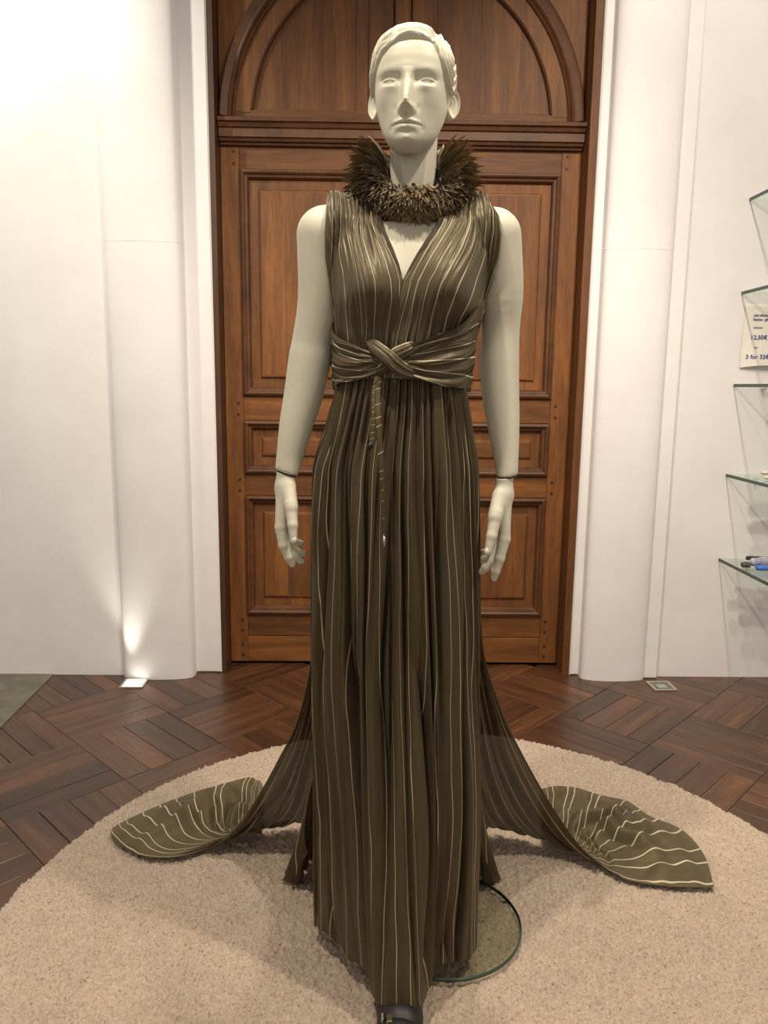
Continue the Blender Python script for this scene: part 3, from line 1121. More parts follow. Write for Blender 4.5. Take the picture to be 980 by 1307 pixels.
# ---- sculpted hair
def build_hair():
    nth = 360
    th = np.linspace(0, 2 * PI, nth, endpoint=False)
    ZTOP = _hz[-1]
    rows = np.concatenate([ZTOP - .0001 - .026 * np.linspace(0, 1, 44) ** 2, np.linspace(ZTOP - .0268, .075, 150)])
    zr = rows[:, None] + 0 * th[None, :]
    TH = th[None, :] + 0 * zr
    x, y, z = head_base(TH, zr, False)
    c = np.cos(TH)
    r = np.sqrt(x ** 2 + y ** 2)
    tx = np.where(c > -0.15, x, np.sign(x) * 0.075)
    zh = np.interp(np.clip(tx, -.075, .075), HAIRX, HAIRZ)
    ang = np.where(TH > PI, TH - 2 * PI, TH)
    # sides: hair covers above and behind the ear
    zh = np.where(np.abs(ang) > 1.25, np.interp(np.abs(ang), [1.25, 1.45, 1.7, 2.0, 2.6, 3.2], [.098, .112, .112, .085, .05, .04]), zh)
    t = z - zh
    m = sstep(-0.0010, 0.0075, t)
    # combed locks: follow the hairline from the parting
    nz = Noise(11)
    part_x = 0.036
    left = sstep(part_x + .002, part_x - .010, x)
    lock = t + 0.004 * nz(x * 40 + 20, z * 30 + 20) + 0.25 * np.where(x < part_x, 0.0, (x - part_x))
    ridge = 0.5 + 0.5 * np.sin(2 * PI * lock / 0.0155)
    fine = 0.5 + 0.5 * np.sin(2 * PI * lock / 0.0047 + 3 * nz(x * 60, z * 12))
    d = 0.0024 + 0.0050 * ridge ** 1.3 + 0.0016 * fine
    front_lift = np.exp(-((t - 0.012) / 0.016) ** 2) * sstep(0.2, 0.9, c)
    d += 0.0006 * front_lift * left
    d += 0.002 * sstep(.14, .18, z) * left
    # parting groove runs back from the hairline
    d -= 0.0042 * np.exp(-((x - part_x - 0.10 * np.clip(z - .165, 0, 1)) / 0.0030) ** 2) * (c > 0.05) * sstep(.150, .160, z)
    d = np.where(m > 0, d * m - 0.004 * (1 - m), -0.004)
    sc = d / np.maximum(np.sqrt(x ** 2 + y ** 2 + (z - .11) ** 2), 1e-4)
    P = np.stack([x * (1 + sc), y * (1 + sc), (z - .11) * (1 + sc) + .11], -1)
    return grid('hair', head_place(P.reshape(-1, 3)).reshape(P.shape), M_SKIN, mann, True)


hair = build_hair()
hair['label'] = 'sculpted short side-parted hair'

# ---- hands
HAND_L = dict(
    palm=[((362.5, 622, -.036), (358.5, 672, -.052), .0125, .0118), ((362.5, 622, -.030), (359, 677, -.033), .0130, .0118),
          ((363, 622, -.022), (361, 674, -.012), .0130, .0112), ((364, 622, -.016), (363, 668, .006), .0120, .0102), ((369, 622, -.040), (372, 648, -.066), .0130, .0125), ((365.8, 592, -.027), (362.8, 624, -.028), .0200, .0150)],
    fingers=[[(358.5, 674, -.053, .0115), (362, 696, -.058, .0098), (368, 711, -.056, .0083), (373.2, 720.5, -.052, .0063)],
             [(359, 678, -.033, .0112), (366, 702, -.036, .0095), (378, 712, -.034, .0080), (385, 716.5, -.032, .0062)],
             [(361, 675, -.012, .0105), (369, 697, -.014, .0090), (381, 705, -.014, .0078), (388, 706, -.014, .0062)],
             [(363, 668, .008, .0092), (370, 687, .005, .0078), (379, 692, .003, .0068), (385, 693, .002, .0055)],
             [(371, 644, -.062, .0125), (373.5, 670, -.078, .0098), (374.5, 690, -.083, .0070)]],
    nail=(374.3, 689.5, -.092))
HAND_R = dict(
    palm=[((643, 632, -.038), (643.5, 688, -.052), .0130, .0120), ((643, 632, -.030), (642, 691, -.033), .0135, .0120),
          ((643, 632, -.022), (640.5, 688, -.012), .0130, .0112), ((642, 632, -.016), (639, 681, .006), .0120, .0102), ((637, 634, -.042), (631.5, 660, -.068), .0140, .0135), ((643, 590, -.027), (644.5, 632, -.030), .0198, .0148)],
    fingers=[[(643, 689, -.053, .0120), (637.5, 713, -.060, .0098), (632.5, 729, -.060, .0083), (630.5, 738.5, -.057, .0060)],
             [(642, 692, -.033, .0115), (629, 716, -.036, .0095), (619, 725, -.036, .0080), (613, 730, -.036, .0062)],
             [(640.5, 688, -.012, .0105), (629, 708, -.014, .0090), (618, 714, -.015, .0078), (611, 716, -.016, .0062)],
             [(639, 681, .008, .0092), (631, 698, .005, .0078), (623, 703, .003, .0068), (616, 704, .002, .0055)],
             [(633.5, 655, -.064, .0130), (627.5, 684, -.080, .0102), (623.0, 704, -.085, .0074)]],
    nail=(622.3, 704.5, -.0945))


def build_hand(H, zc, tilt, x0):
    h = 0.0014
    segs = []
    for a, b, ra, rb in H['palm']: segs.append((at(*a), at(*b), ra, rb, 0.012))
    chains = [[(at(*p[:3]), p[3]) for p in ch] for ch in H['fingers']]
    allp = np.array([s[0] for s in segs] + [s[1] for s in segs] + [p for ch in chains for p, _ in ch])
    lo, hi = allp.min(0) - 0.03, allp.max(0) + 0.03
    X, org = sd_grid(lo, hi, h)
    d = None
    for a, b, ra, rb, k in segs:
        c = cone_sd(X, a, b, ra, rb)
        d = c if d is None else smin(d, c, k)
    for ch in chains:
        dc = None
        for (p, rp), (q, rq) in zip(ch[:-1], ch[1:]):
            c = cone_sd(X, p, q, rp, rq)
            dc = c if dc is None else smin(dc, c, 0.0035)
        d = smin(d, dc, 0.0035)
    d = np.maximum(d, X[..., 2] - (zc - 0.0016 - tilt * (X[..., 0] - x0)))
    V, Q = surface_nets(d, org, h)
    o = mesh('hand', lap_smooth(V, Q, 2), Q, M_SKIN, mann, True)
    c = at(*H['nail'])
    n = 16
    vv, ff = [], []
    for i, (s, hgt) in enumerate(((1.0, 0.002), (0.9, -0.0006), (0.5, -0.0016), (0.02, -0.002))):
        for k in range(n):
            a = 2 * PI * k / n
            vv.append((c[0] + 0.0056 * s * math.cos(a), c[1] + hgt + 0.004, c[2] + 0.0068 * s * math.sin(a)))
    for i in range(3):
        for k in range(n):
            ff.append((i * n + k, i * n + (k + 1) % n, (i + 1) * n + (k + 1) % n, (i + 1) * n + k))
    nl = mesh('nail', vv, ff, M_NAIL, o, True)
    # dark joint between forearm and hand
    A = ARM_L if tilt > 0 else ARM_R
    cx, cy = A[-1][0] + (0.0035 if tilt > 0 else 0.0), A[-1][1] + 0.003
    P = np.array([(cx + 0.0186 * math.cos(a), cy + 0.0186 * math.sin(a), zc - 0.0006 - tilt * (cx + 0.0186 * math.cos(a) - x0)) for a in np.linspace(0, 2 * PI, 40)])
    poly = [tuple(p) for p in P[:-1]]
    g = Geo().add(poly + [(x, y, z - 0.0018) for x, y, z in poly], [tuple(range(39)), tuple(range(77, 38, -1))] + [(i, i + 39, (i + 1) % 39 + 39, (i + 1) % 39) for i in range(39)])
    g.build('wrist_joint', M_DARK, o)
    return o


build_hand(HAND_L, 1.083, 0.30, ARM_L[-1][0])
build_hand(HAND_R, 1.079, -0.12, ARM_R[-1][0])

# ---- round glass foot plate and its support rod
DC_ = (0.170, 0.068)
nd = 72
vv, ff = [], []
zb = 0.0345
for r, z in ((0.0, zb), (0.176, zb), (0.180, zb + 0.002), (0.180, zb + 0.007), (0.177, zb + 0.009), (0.0, zb + 0.009)):
    for k in range(nd):
        a = 2 * PI * k / nd
        vv.append((DC_[0] + max(r, 1e-4) * math.cos(a), DC_[1] + max(r, 1e-4) * math.sin(a), z))
for i in range(5):
    for k in range(nd):
        ff.append((i * nd + k, i * nd + (k + 1) % nd, (i + 1) * nd + (k + 1) % nd, (i + 1) * nd + k))
plate = mesh('base_plate', vv, ff, M_BASEGLASS, mann, False)
plate['label'] = 'round clear glass foot plate'
plate.data.materials.append(M_GLASS_EDGE)
for p in plate.data.polygons:
    if 1 * nd <= p.index < 4 * nd: p.material_index = 1
v, f = tube([(0.172, 0.10, 0.036), (0.172, 0.10, 0.30)], 0.008, 14)
Geo().add(v, f).build('support_rod', M_METAL, mann, True)

# ------------------------------------------------------------------ gown
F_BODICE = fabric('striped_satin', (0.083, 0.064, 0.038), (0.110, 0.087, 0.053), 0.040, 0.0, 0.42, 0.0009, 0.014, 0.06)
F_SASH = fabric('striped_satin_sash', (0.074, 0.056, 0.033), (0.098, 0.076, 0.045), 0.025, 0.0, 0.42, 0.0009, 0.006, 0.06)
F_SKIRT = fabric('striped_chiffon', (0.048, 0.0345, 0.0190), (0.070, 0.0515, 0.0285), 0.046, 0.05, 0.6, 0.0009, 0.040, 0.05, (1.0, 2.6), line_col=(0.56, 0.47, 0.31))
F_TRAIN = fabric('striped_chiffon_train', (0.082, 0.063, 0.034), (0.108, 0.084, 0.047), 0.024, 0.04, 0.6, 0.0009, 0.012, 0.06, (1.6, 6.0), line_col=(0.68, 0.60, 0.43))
gown = empty('gown', (0.06, 0.02, 0.03))
tag(gown, 'long olive brown pin-striped sleeveless gown with knotted waist and train', 'dress')


def fill_nan(T):
    for r in range(T.shape[0]):
        row = T[r]
        ok = np.where(~np.isnan(row))[0]
        if len(ok) == 0: continue
        for c in np.where(np.isnan(row))[0]:
            k = ok[np.argmin(np.abs(ok - c))]
            row[c] = T[r, k] + 0.0012 * abs(c - k)
    bad = [r for r in range(T.shape[0]) if np.isnan(T[r]).any()]
    good = [r for r in range(T.shape[0]) if not np.isnan(T[r]).any()]
    for r in bad: T[r] = T[good[int(np.argmin(np.abs(np.array(good) - r)))]]
    return T


def drape(PX, PY, off, smooth=30):
    """lay a cloth grid on the body where it is seen; returns points and the direction towards the viewer"""
    nv, nu = PX.shape
    D = _fw + _R * (PX[..., None] - CX) / F + _D * (PY[..., None] - CY) / F
    D /= np.linalg.norm(D, axis=-1)[..., None]
    T = np.full((nv, nu), np.nan)
    o = Vector(CAM)
    for i in range(nv):
        for j in range(nu):
            h = BODY.ray_cast(o, Vector(D[i, j]))
            if h[0] is not None: T[i, j] = h[3]
    T = fill_nan(T)
    T0 = T.copy()
    for _ in range(smooth):
        S = T.copy()
        S[1:-1] = 0.5 * T[1:-1] + 0.25 * (T[2:] + T[:-2])
        S2 = S.copy()
        S2[:, 1:-1] = 0.5 * S[:, 1:-1] + 0.25 * (S[:, 2:] + S[:, :-2])
        T = np.minimum(S2, T0)
    P = CAM + D * T[..., None]
    n = np.cross(np.gradient(P, axis=1), np.gradient(P, axis=0))
    n /= np.maximum(np.linalg.norm(n, axis=-1), 1e-9)[..., None]
    n *= np.sign(np.sum(n * -D, -1))[..., None]
    for _ in range(12):
        n[1:-1] = 0.5 * n[1:-1] + 0.25 * (n[2:] + n[:-2])
        n[:, 1:-1] = 0.5 * n[:, 1:-1] + 0.25 * (n[:, 2:] + n[:, :-2])
    n /= np.maximum(np.linalg.norm(n, axis=-1), 1e-9)[..., None]
    return P + n * (np.zeros(P.shape[:2]) + off)[..., None], n


def ridge(p, sharp=0.75):
    return np.abs(np.sin(PI * p)) ** sharp


def bodice(side):
    nv, nu = 130, 150
    v = np.linspace(0, 1, nv)
    if side < 0:
        yi = np.interp(v, [0, 1], [247, 482]); yo = np.interp(v, [0, 1], [257, 486])
        xi = np.interp(yi, [247, 262, 280, 300, 320, 340, 358, 380, 410, 440, 482], [476, 482, 486, 492, 500, 507, 512, 513, 511, 508, 505])
        xo = np.interp(yo, [257, 270, 300, 330, 360, 390, 420, 450, 486], [420, 416, 414.5, 415, 418, 421, 426, 429, 429])
        seed = 5
    else:
        yi = np.interp(v, [0, 1], [250, 482]); yo = np.interp(v, [0, 1], [268, 488])
        xi = np.interp(yi, [250, 262, 280, 300, 320, 340, 358, 380, 410, 440, 482], [578, 572, 562, 550, 538, 525, 513, 507, 502, 498, 494])
        xo = np.interp(yo, [268, 280, 300, 330, 350, 370, 390, 405, 440, 488], [628, 636, 639, 637, 632, 627, 619, 611, 601, 597])
        seed = 9
    u = np.linspace(0, 1, nu)
    PX = xi[:, None] + (xo - xi)[:, None] * u
    PY = yi[:, None] + (yo - yi)[:, None] * u
    if side > 0: PY[:, :] = PY - 8 * (np.sin(u * PI) * (1 - v[:, None]) ** 6)
    else: PY[:, :] = PY - 2 * (np.sin(u * PI) * (1 - v[:, None]) ** 6)
    P, Nn = drape(PX, PY, 0.006 if side < 0 else 0.0085, 40)
    nz = Noise(seed)
    U, Vv = np.meshgrid(u, v)
    K = 10
    warp = 0.9 * nz(U * 5 + 3, Vv * 2.2 + 1) + 0.35 * nz(U * 11 + 7, Vv * 4 + 2)
    f1 = ridge(U * K + warp, 0.8)
    f2 = ridge(U * 25 + 1.6 * warp + 2 * nz(U * 6, Vv * 3), 1.0)
    amp = np.interp(v, [0, .2, .42, .6, .85, 1], [.0105, .0085, .0022, .0042, .0075, .004])[:, None] * (0.75 + 0.6 * nz(U * 9 + 21, Vv * 1.5 + 6))
    edge = sstep(0, .04, U) * sstep(1, .97, U)
    P = P + Nn * (amp * (0.65 * f1 + 0.35 * f2) * (0.3 + 0.7 * edge))[..., None]
    # darker facing along the neckline
    k1 = int(nv * 0.46)
    cc = np.linspace(0, 1, 13)[None, :] * (12 * (1 - np.linspace(0, 1, k1) ** 2.5) * (1 + 0.3 * nz(v[:k1] * 30, 3.3)) + 0.4)[:, None]
    c0_ = cc.astype(int); cf = (cc - c0_)[..., None]; rr_ = np.arange(k1)[:, None]
    FP = (P[rr_, c0_] * (1 - cf) + P[rr_, c0_ + 1] * cf) + Nn[:k1, :1] * 0.0014
    grid('neckline_facing', FP, M_FACING, gown)
    # roll over the shoulder to the back
    top = P[0]
    back = []
    for k in range(9, 0, -1):
        q = top.copy()
        a_k = k / 9 * PI
        q[:, 1] += 0.036 * (1 - math.cos(a_k))
        q[:, 2] += 0.012 * math.sin(a_k) - 0.040 * (k / 9) ** 2
        back.append(q)
    P = np.concatenate([np.stack(back), P], 0)
    uv = np.stack([np.tile(u * 0.30, (P.shape[0], 1)), np.tile((np.arange(P.shape[0]) / 400.0)[:, None], (1, nu))], -1)
    uv[9:, :, 0] += 0.010 * warp
    if side > 0: uv[..., 0] += 1.0
    grid('bodice_panel', P, F_BODICE, gown, False, uv)


M_FACING = plain('dark_brown_facing', (0.046, 0.033, 0.017), 0.8, nscale=70, amt=0.35)
bodice(-1)
bodice(1)
# back of the bodice
th = np.linspace(math.radians(68), math.radians(292), 90)
zz = np.linspace(1.275, 1.50, 30)
TH, ZZ = np.meshgrid(th, zz)
P = torso_pt(TH, ZZ, 0.007 + 0.002 * np.sin(TH * 60))
grid('bodice_back', P, F_BODICE, gown, False, np.stack([TH * 0.13, ZZ], -1))


def sash(side):
    nv, nu = 60, 120
    u = np.linspace(0, 1, nu)          # side seam -> knot
    if side < 0:
        ux, uy = [427, 434, 446, 462, 480, 490, 496], [403, 417, 429, 439, 448, 453, 457]
        lx, ly = [428, 440, 452, 468, 482, 490, 496], [494, 492, 489, 484, 476, 469, 463]
    else:
        ux, uy = [608, 585, 560, 535, 518, 507, 499], [386, 402, 419, 435, 446, 452, 456]
        lx, ly = [597, 580, 560, 540, 522, 510, 500], [498, 496, 493, 487, 479, 471, 464]
    k = np.linspace(0, 1, 7)
    UX, UY, LX, LY = (np.interp(u, k, a) for a in (ux, uy, lx, ly))
    w = np.linspace(0, 1, nv)
    PX = UX + (LX - UX) * w[:, None]
    PY = UY + (LY - UY) * w[:, None]
    P, Nn = drape(PX, PY, 0.007 + 0.012 * sstep(0, .30, u)[None, :], 30)
    nz = Noise(21 + side)
    U, W = np.meshgrid(u, w)
    K = 5
    warp = 0.5 * nz(U * 2.5 + 4, W * 3 + 2)
    f1 = ridge(W * K + warp, 0.8)
    f2 = ridge(W * 12 + 1.5 * warp + nz(U * 4, W * 6), 1.0)
    amp = 0.0125 * (0.45 + 0.55 * sstep(0, .25, U)) * (1 - 0.45 * U) * (0.8 + 0.5 * nz(U * 3 + 9, W * 5))
    lift = 0.010 * sstep(0.55, 1.0, U)
    P = P + Nn * (amp * (0.7 * f1 + 0.3 * f2) + lift)[..., None]
    # wrap round the side to the back
    ext = []
    s0 = P[:, 0]
    th0 = np.arctan2(s0[:, 0] - bx(s0[:, 2]), -s0[:, 1])
    tend = side * math.radians(172)
    for q in np.linspace(1, 0.06, 22):
        tq = th0 + (tend - th0) * q
        zq = s0[:, 2] + (np.linspace(1.335, 1.245, nv) - s0[:, 2]) * q
        pt = torso_pt(tq, zq, 0.010)
        pt[:, :2] += (s0[:, :2] - torso_pt(th0, s0[:, 2], 0.010)[:, :2]) * (1 - q) ** 2
        pt += np.stack([np.sin(tq), -np.cos(tq), 0 * tq], -1) * (0.006 * f1[:, 0])[:, None] * q
        ext.append(pt)
    P = np.concatenate([np.stack(ext, 1), P], 1)
    uv = np.stack([np.tile((w * 0.125)[:, None], (1, P.shape[1])), np.tile(np.arange(P.shape[1]) / 300.0, (nv, 1))], -1)
    uv[..., 0] += 0.04 * (np.arange(P.shape[1]) / P.shape[1])[None, :] * side + (0.5 if side > 0 else 0)
    grid('sash_wing', P, F_SASH, gown, False, uv)


sash(-1)
sash(1)


def knot_tube(pts, rads, flat, seed):
    P = catmull([at(*p) for p in pts], 50)
    R = np.interp(np.linspace(0, 1, 50), np.linspace(0, 1, len(rads)), rads)
    n = 48
    T = np.gradient(P, axis=0); T /= np.linalg.norm(T, axis=1)[:, None]
    fwd = np.array([0, -1.0, 0])
    out = np.zeros((50, n, 3)); uv = np.zeros((50, n, 2))
    for i in range(50):
        a = np.cross(T[i], fwd); a /= np.linalg.norm(a)
        b = np.cross(a, T[i])
        for j in range(n):
            ph = 2 * PI * j / n
            rr = R[i] * (1 + 0.13 * math.cos(9 * ph + 2.0 * i / 50 + seed) + 0.05 * math.cos(17 * ph))
            out[i, j] = P[i] + rr * (a * math.cos(ph) + b * flat * math.sin(ph))
            uv[i, j] = (0.075 * (ph / (2 * PI)) * 1.0 + seed, i / 60)
    grid('sash_knot', out, F_SASH, gown, True, uv)


knot_tube([(466, 433, -.080), (478, 442, -.104), (494, 455, -.121), (505, 466, -.120), (520, 475, -.108), (540, 482, -.080)], [.002, .011, .0125, .0135, .0115, .002], 0.62, 0)
knot_tube([(534, 436, -.084), (522, 444, -.106), (506, 452, -.112), (497, 461, -.108), (488, 470, -.104), (474, 479, -.082)], [.002, .011, .0120, .0115, .0095, .002], 0.62, 1)


# ties hanging from the knot
def tie(pts, widths, y_off=0.0):
    n = 60
    P = catmull([at(*p) for p in pts], n)
    W = np.interp(np.linspace(0, 1, n), np.linspace(0, 1, len(widths)), widths)
    a = np.array([-1, -0.6, 0.6, 1, 0.6, -0.6]); hgt = np.array([0, -1, -1, 0, 1, 1]) * 0.0012
    tw = 0.2 * np.sin(np.linspace(0, 5, n))
    out = np.zeros((n, 6, 3))
    for i in range(n):
        out[i] = P[i]
        out[i, :, 0] += a * W[i] / 2
        out[i, :, 1] += hgt + a * W[i] / 2 * tw[i]
    uv = np.stack([np.tile((np.arange(n) / n * 0.32)[:, None], (1, 6)) + 0.07 * a[None, :] * W[:, None] * 3, np.tile(a * 0.003, (n, 1))], -1)
    return grid('tie', out, F_TIE, gown, True, uv)


F_TIE = fabric('striped_tie', (0.05, 0.034, 0.016), (0.066, 0.046, 0.022), 0.026, 0.0, 0.5, 0.0006, 0.002, 0.05, (1, 1), line_col=(0.60, 0.50, 0.30))
tie([(482, 480, -.112), (478, 500, -.122), (477, 530, -.138), (474, 566, -.150)], [.011, .011, .0105, .009])
tie([(484, 482, -.112), (482, 505, -.125), (483, 540, -.143), (486, 590, -.156), (487, 618, -.160), (489, 650, -.163), (490, 700, -.166)], [.011, .011, .011, .0105, .006, .0025, .0025])
v, f = tube([at(474, 564, -.151), at(472, 570, -.152), at(470, 575, -.151)], [0.003, 0.006, 0.0015], 10)
Geo().add(v, f).build('tie_bead', M_BLACK, gown, True)
v, f = tube([at(490, 684, -.168), at(490.3, 690, -.169), at(490.3, 698, -.168)], [0.001, 0.0028, 0.001], 8)
Geo().add(v, f).build('tie_bead', M_METAL, gown, True)


# ---- skirt
def skirt():
    nt_, ns = 760, 200
    t = np.arange(nt_) / nt_
    fr = 0.70                                  # share of the samples on the front
    tf = t / fr                                # 0..1 across the front, left to right
    ang = np.where(t < fr, -math.radians(100) + tf * math.radians(200), math.radians(100) + (t - fr) / (1 - fr) * math.radians(160))
    rings_z = [1.268, 1.20, 1.09, 0.90, 0.70, 0.42, 0.085]

    def ell(c, a, f, b):
        d = np.where(np.cos(ang) > 0, f, b)
        n = 2.35
        r = (np.abs(np.sin(ang) / a) ** n + np.abs(np.cos(ang) / d) ** n) ** (-1 / n)
        return np.stack([c[0] + r * np.sin(ang), c[1] - r * np.cos(ang)], -1)
    hem_px = np.array([(-.118, .075), (-.125, .010), (-.085, -.040), (-.040, -.095), (-.006, -.138), (.012, -.210), (.036, -.232), (.062, -.238), (.100, -.233),
                       (.126, -.178), (.137, -.120), (.158, -.121), (.190, -.112), (.215, -.100), (.236, -.052), (.240, .07)])
    cl = np.concatenate([[0], np.cumsum(np.hypot(*np.diff(hem_px, axis=0).T))]); cl /= cl[-1]
    hem_f = np.stack([np.interp(np.clip(tf, 0, 1), cl, hem_px[:, k]) for k in (0, 1)], -1)
    hem_b = ell((.06, .06), .185, .12, .17)
    w = sstep(0.0, 0.06, t - fr) * sstep(1.0, 0.94, t)
    hem = np.where((t < fr)[:, None], hem_f, hem_f[-1] * 0)
    # back run of the hem from the right end round to the left end
    bk = (t >= fr)
    q = (t[bk] - fr) / (1 - fr)
    arcb = np.stack([.06 + .185 * np.cos(q * PI), .07 + .15 * np.sin(q * PI)], -1)
    hem[bk] = arcb
    base0 = ell((.056, .0), .124, .088, .078)
    rings = [base0, ell((.053, .0), .140, .100, .10), ell((.047, .0), .166, .118, .13), ell((.049, .0), .173, .128, .145),
             ell((.051, .0), .176, .140, .155), None, hem]
    rings[5] = 0.5 * ell((.054, .0), .178, .155, .16) + 0.5 * hem
    rings = np.stack(rings)                    # (7, nt, 2)
    s = np.linspace(0, 1, ns) ** 1.0
    zt = 1.268 + (0.076 - 1.268) * s
    kn = np.array(rings_z)
    P = np.zeros((ns, nt_, 3))
    # smooth interpolation over height (monotone cubic by Catmull on uniform index)
    idx = np.interp(-zt, -kn, np.arange(7))
    C = np.concatenate([2 * rings[:1] - rings[1:2], rings, 2 * rings[-1:] - rings[-2:-1]])
    i = np.minimum(idx.astype(int), 5); uu = (idx - i)[:, None, None]
    p0, p1, p2, p3 = C[i], C[i + 1], C[i + 2], C[i + 3]
    XY = 0.5 * (2 * p1 + (p2 - p0) * uu + (2 * p0 - 5 * p1 + 4 * p2 - p3) * uu ** 2 + (3 * p1 - p0 - 3 * p2 + p3) * uu ** 3)
    # horizontal normals, smoothed
    d = np.roll(XY, -6, 1) - np.roll(XY, 6, 1)
    nrm = np.stack([d[..., 1], -d[..., 0]], -1)
    nrm /= np.maximum(np.linalg.norm(nrm, axis=-1), 1e-6)[..., None]
    nz = Noise(31)
    S, Tt = np.meshgrid(s, t, indexing='ij')
    warp = 1.0 * nz(Tt * 17 + 3, S * 1.4 + 5) + 0.40 * nz(Tt * 37 + 8, S * 2.6 + 2)
    K1, K2, K3 = 27, 13, 60
    f1 = ridge(Tt * K1 + warp, 0.85)
    f2 = ridge(Tt * K2 + 1.15 * warp + 0.3, 0.62)
    f3 = ridge(Tt * K3 + 2.2 * warp, 1.0)
    depth = 0.60 + 0.55 * nz(Tt * 23 + 40, S * 1.2 + 9)
    a1 = np.interp(s, [0, .06, .2, .5, 1], [.006, .012, .012, .006, .003])[:, None]
    a2 = np.interp(s, [0, .08, .25, .55, .9, 1], [.000, .008, .036, .062, .054, .018])[:, None] * depth
    a3 = np.interp(s, [0, .1, .3, 1], [.0036, .0034, .0012, .0004])[:, None]
    disp = -a1 * (1 - f1) - a2 * (1 - f2) - a3 * (1 - f3)
    XY = XY + nrm * disp[..., None]
    P[..., :2] = XY
    zh = 0.010 * nz(t * 40 + 3, 0.5) + 0.012 * (f2[-1] - 0.5)
    P[..., 2] = zt[:, None] + np.clip((s[:, None] - 0.75) / 0.25, 0, 1) * zh[None, :]
    uv = np.stack([Tt / fr * 1.03, S * 1.2], -1)
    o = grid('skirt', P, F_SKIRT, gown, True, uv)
    # the closing column's texture runs on
    return o


skirt()


# ---- under-skirt bunched on the rug behind
def underskirt():
    n, m = 300, 60
    q = np.linspace(0.0, 1.0, n)
    s = np.linspace(0, 1, m)
    Q, S = np.meshgrid(q, s)
    x0, y0 = .055 + .165 * np.cos(Q * PI), .05 + .11 * np.sin(Q * PI)
    x1, y1 = .058 + .275 * np.cos(Q * PI), .20 + .26 * np.sin(Q * PI)
    k = S ** 1.8
    x, y = x0 + (x1 - x0) * k, y0 + (y1 - y0) * k
    nz = Noise(51)
    warp = 0.7 * nz(Q * 14 + 4, S * 2 + 3)
    f = ridge(Q * 17 + warp, 0.8)
    a = 0.004 + 0.05 * k
    nx, ny = np.cos(Q * PI), np.sin(Q * PI)
    x -= nx * a * (1 - f); y -= ny * a * (1 - f)
    z = 0.62 + (0.037 - 0.62) * S + 0.012 * (S > 0.9) * nz(Q * 30, 2.2)
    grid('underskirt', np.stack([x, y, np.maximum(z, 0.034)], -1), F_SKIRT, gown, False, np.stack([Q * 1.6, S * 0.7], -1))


underskirt()


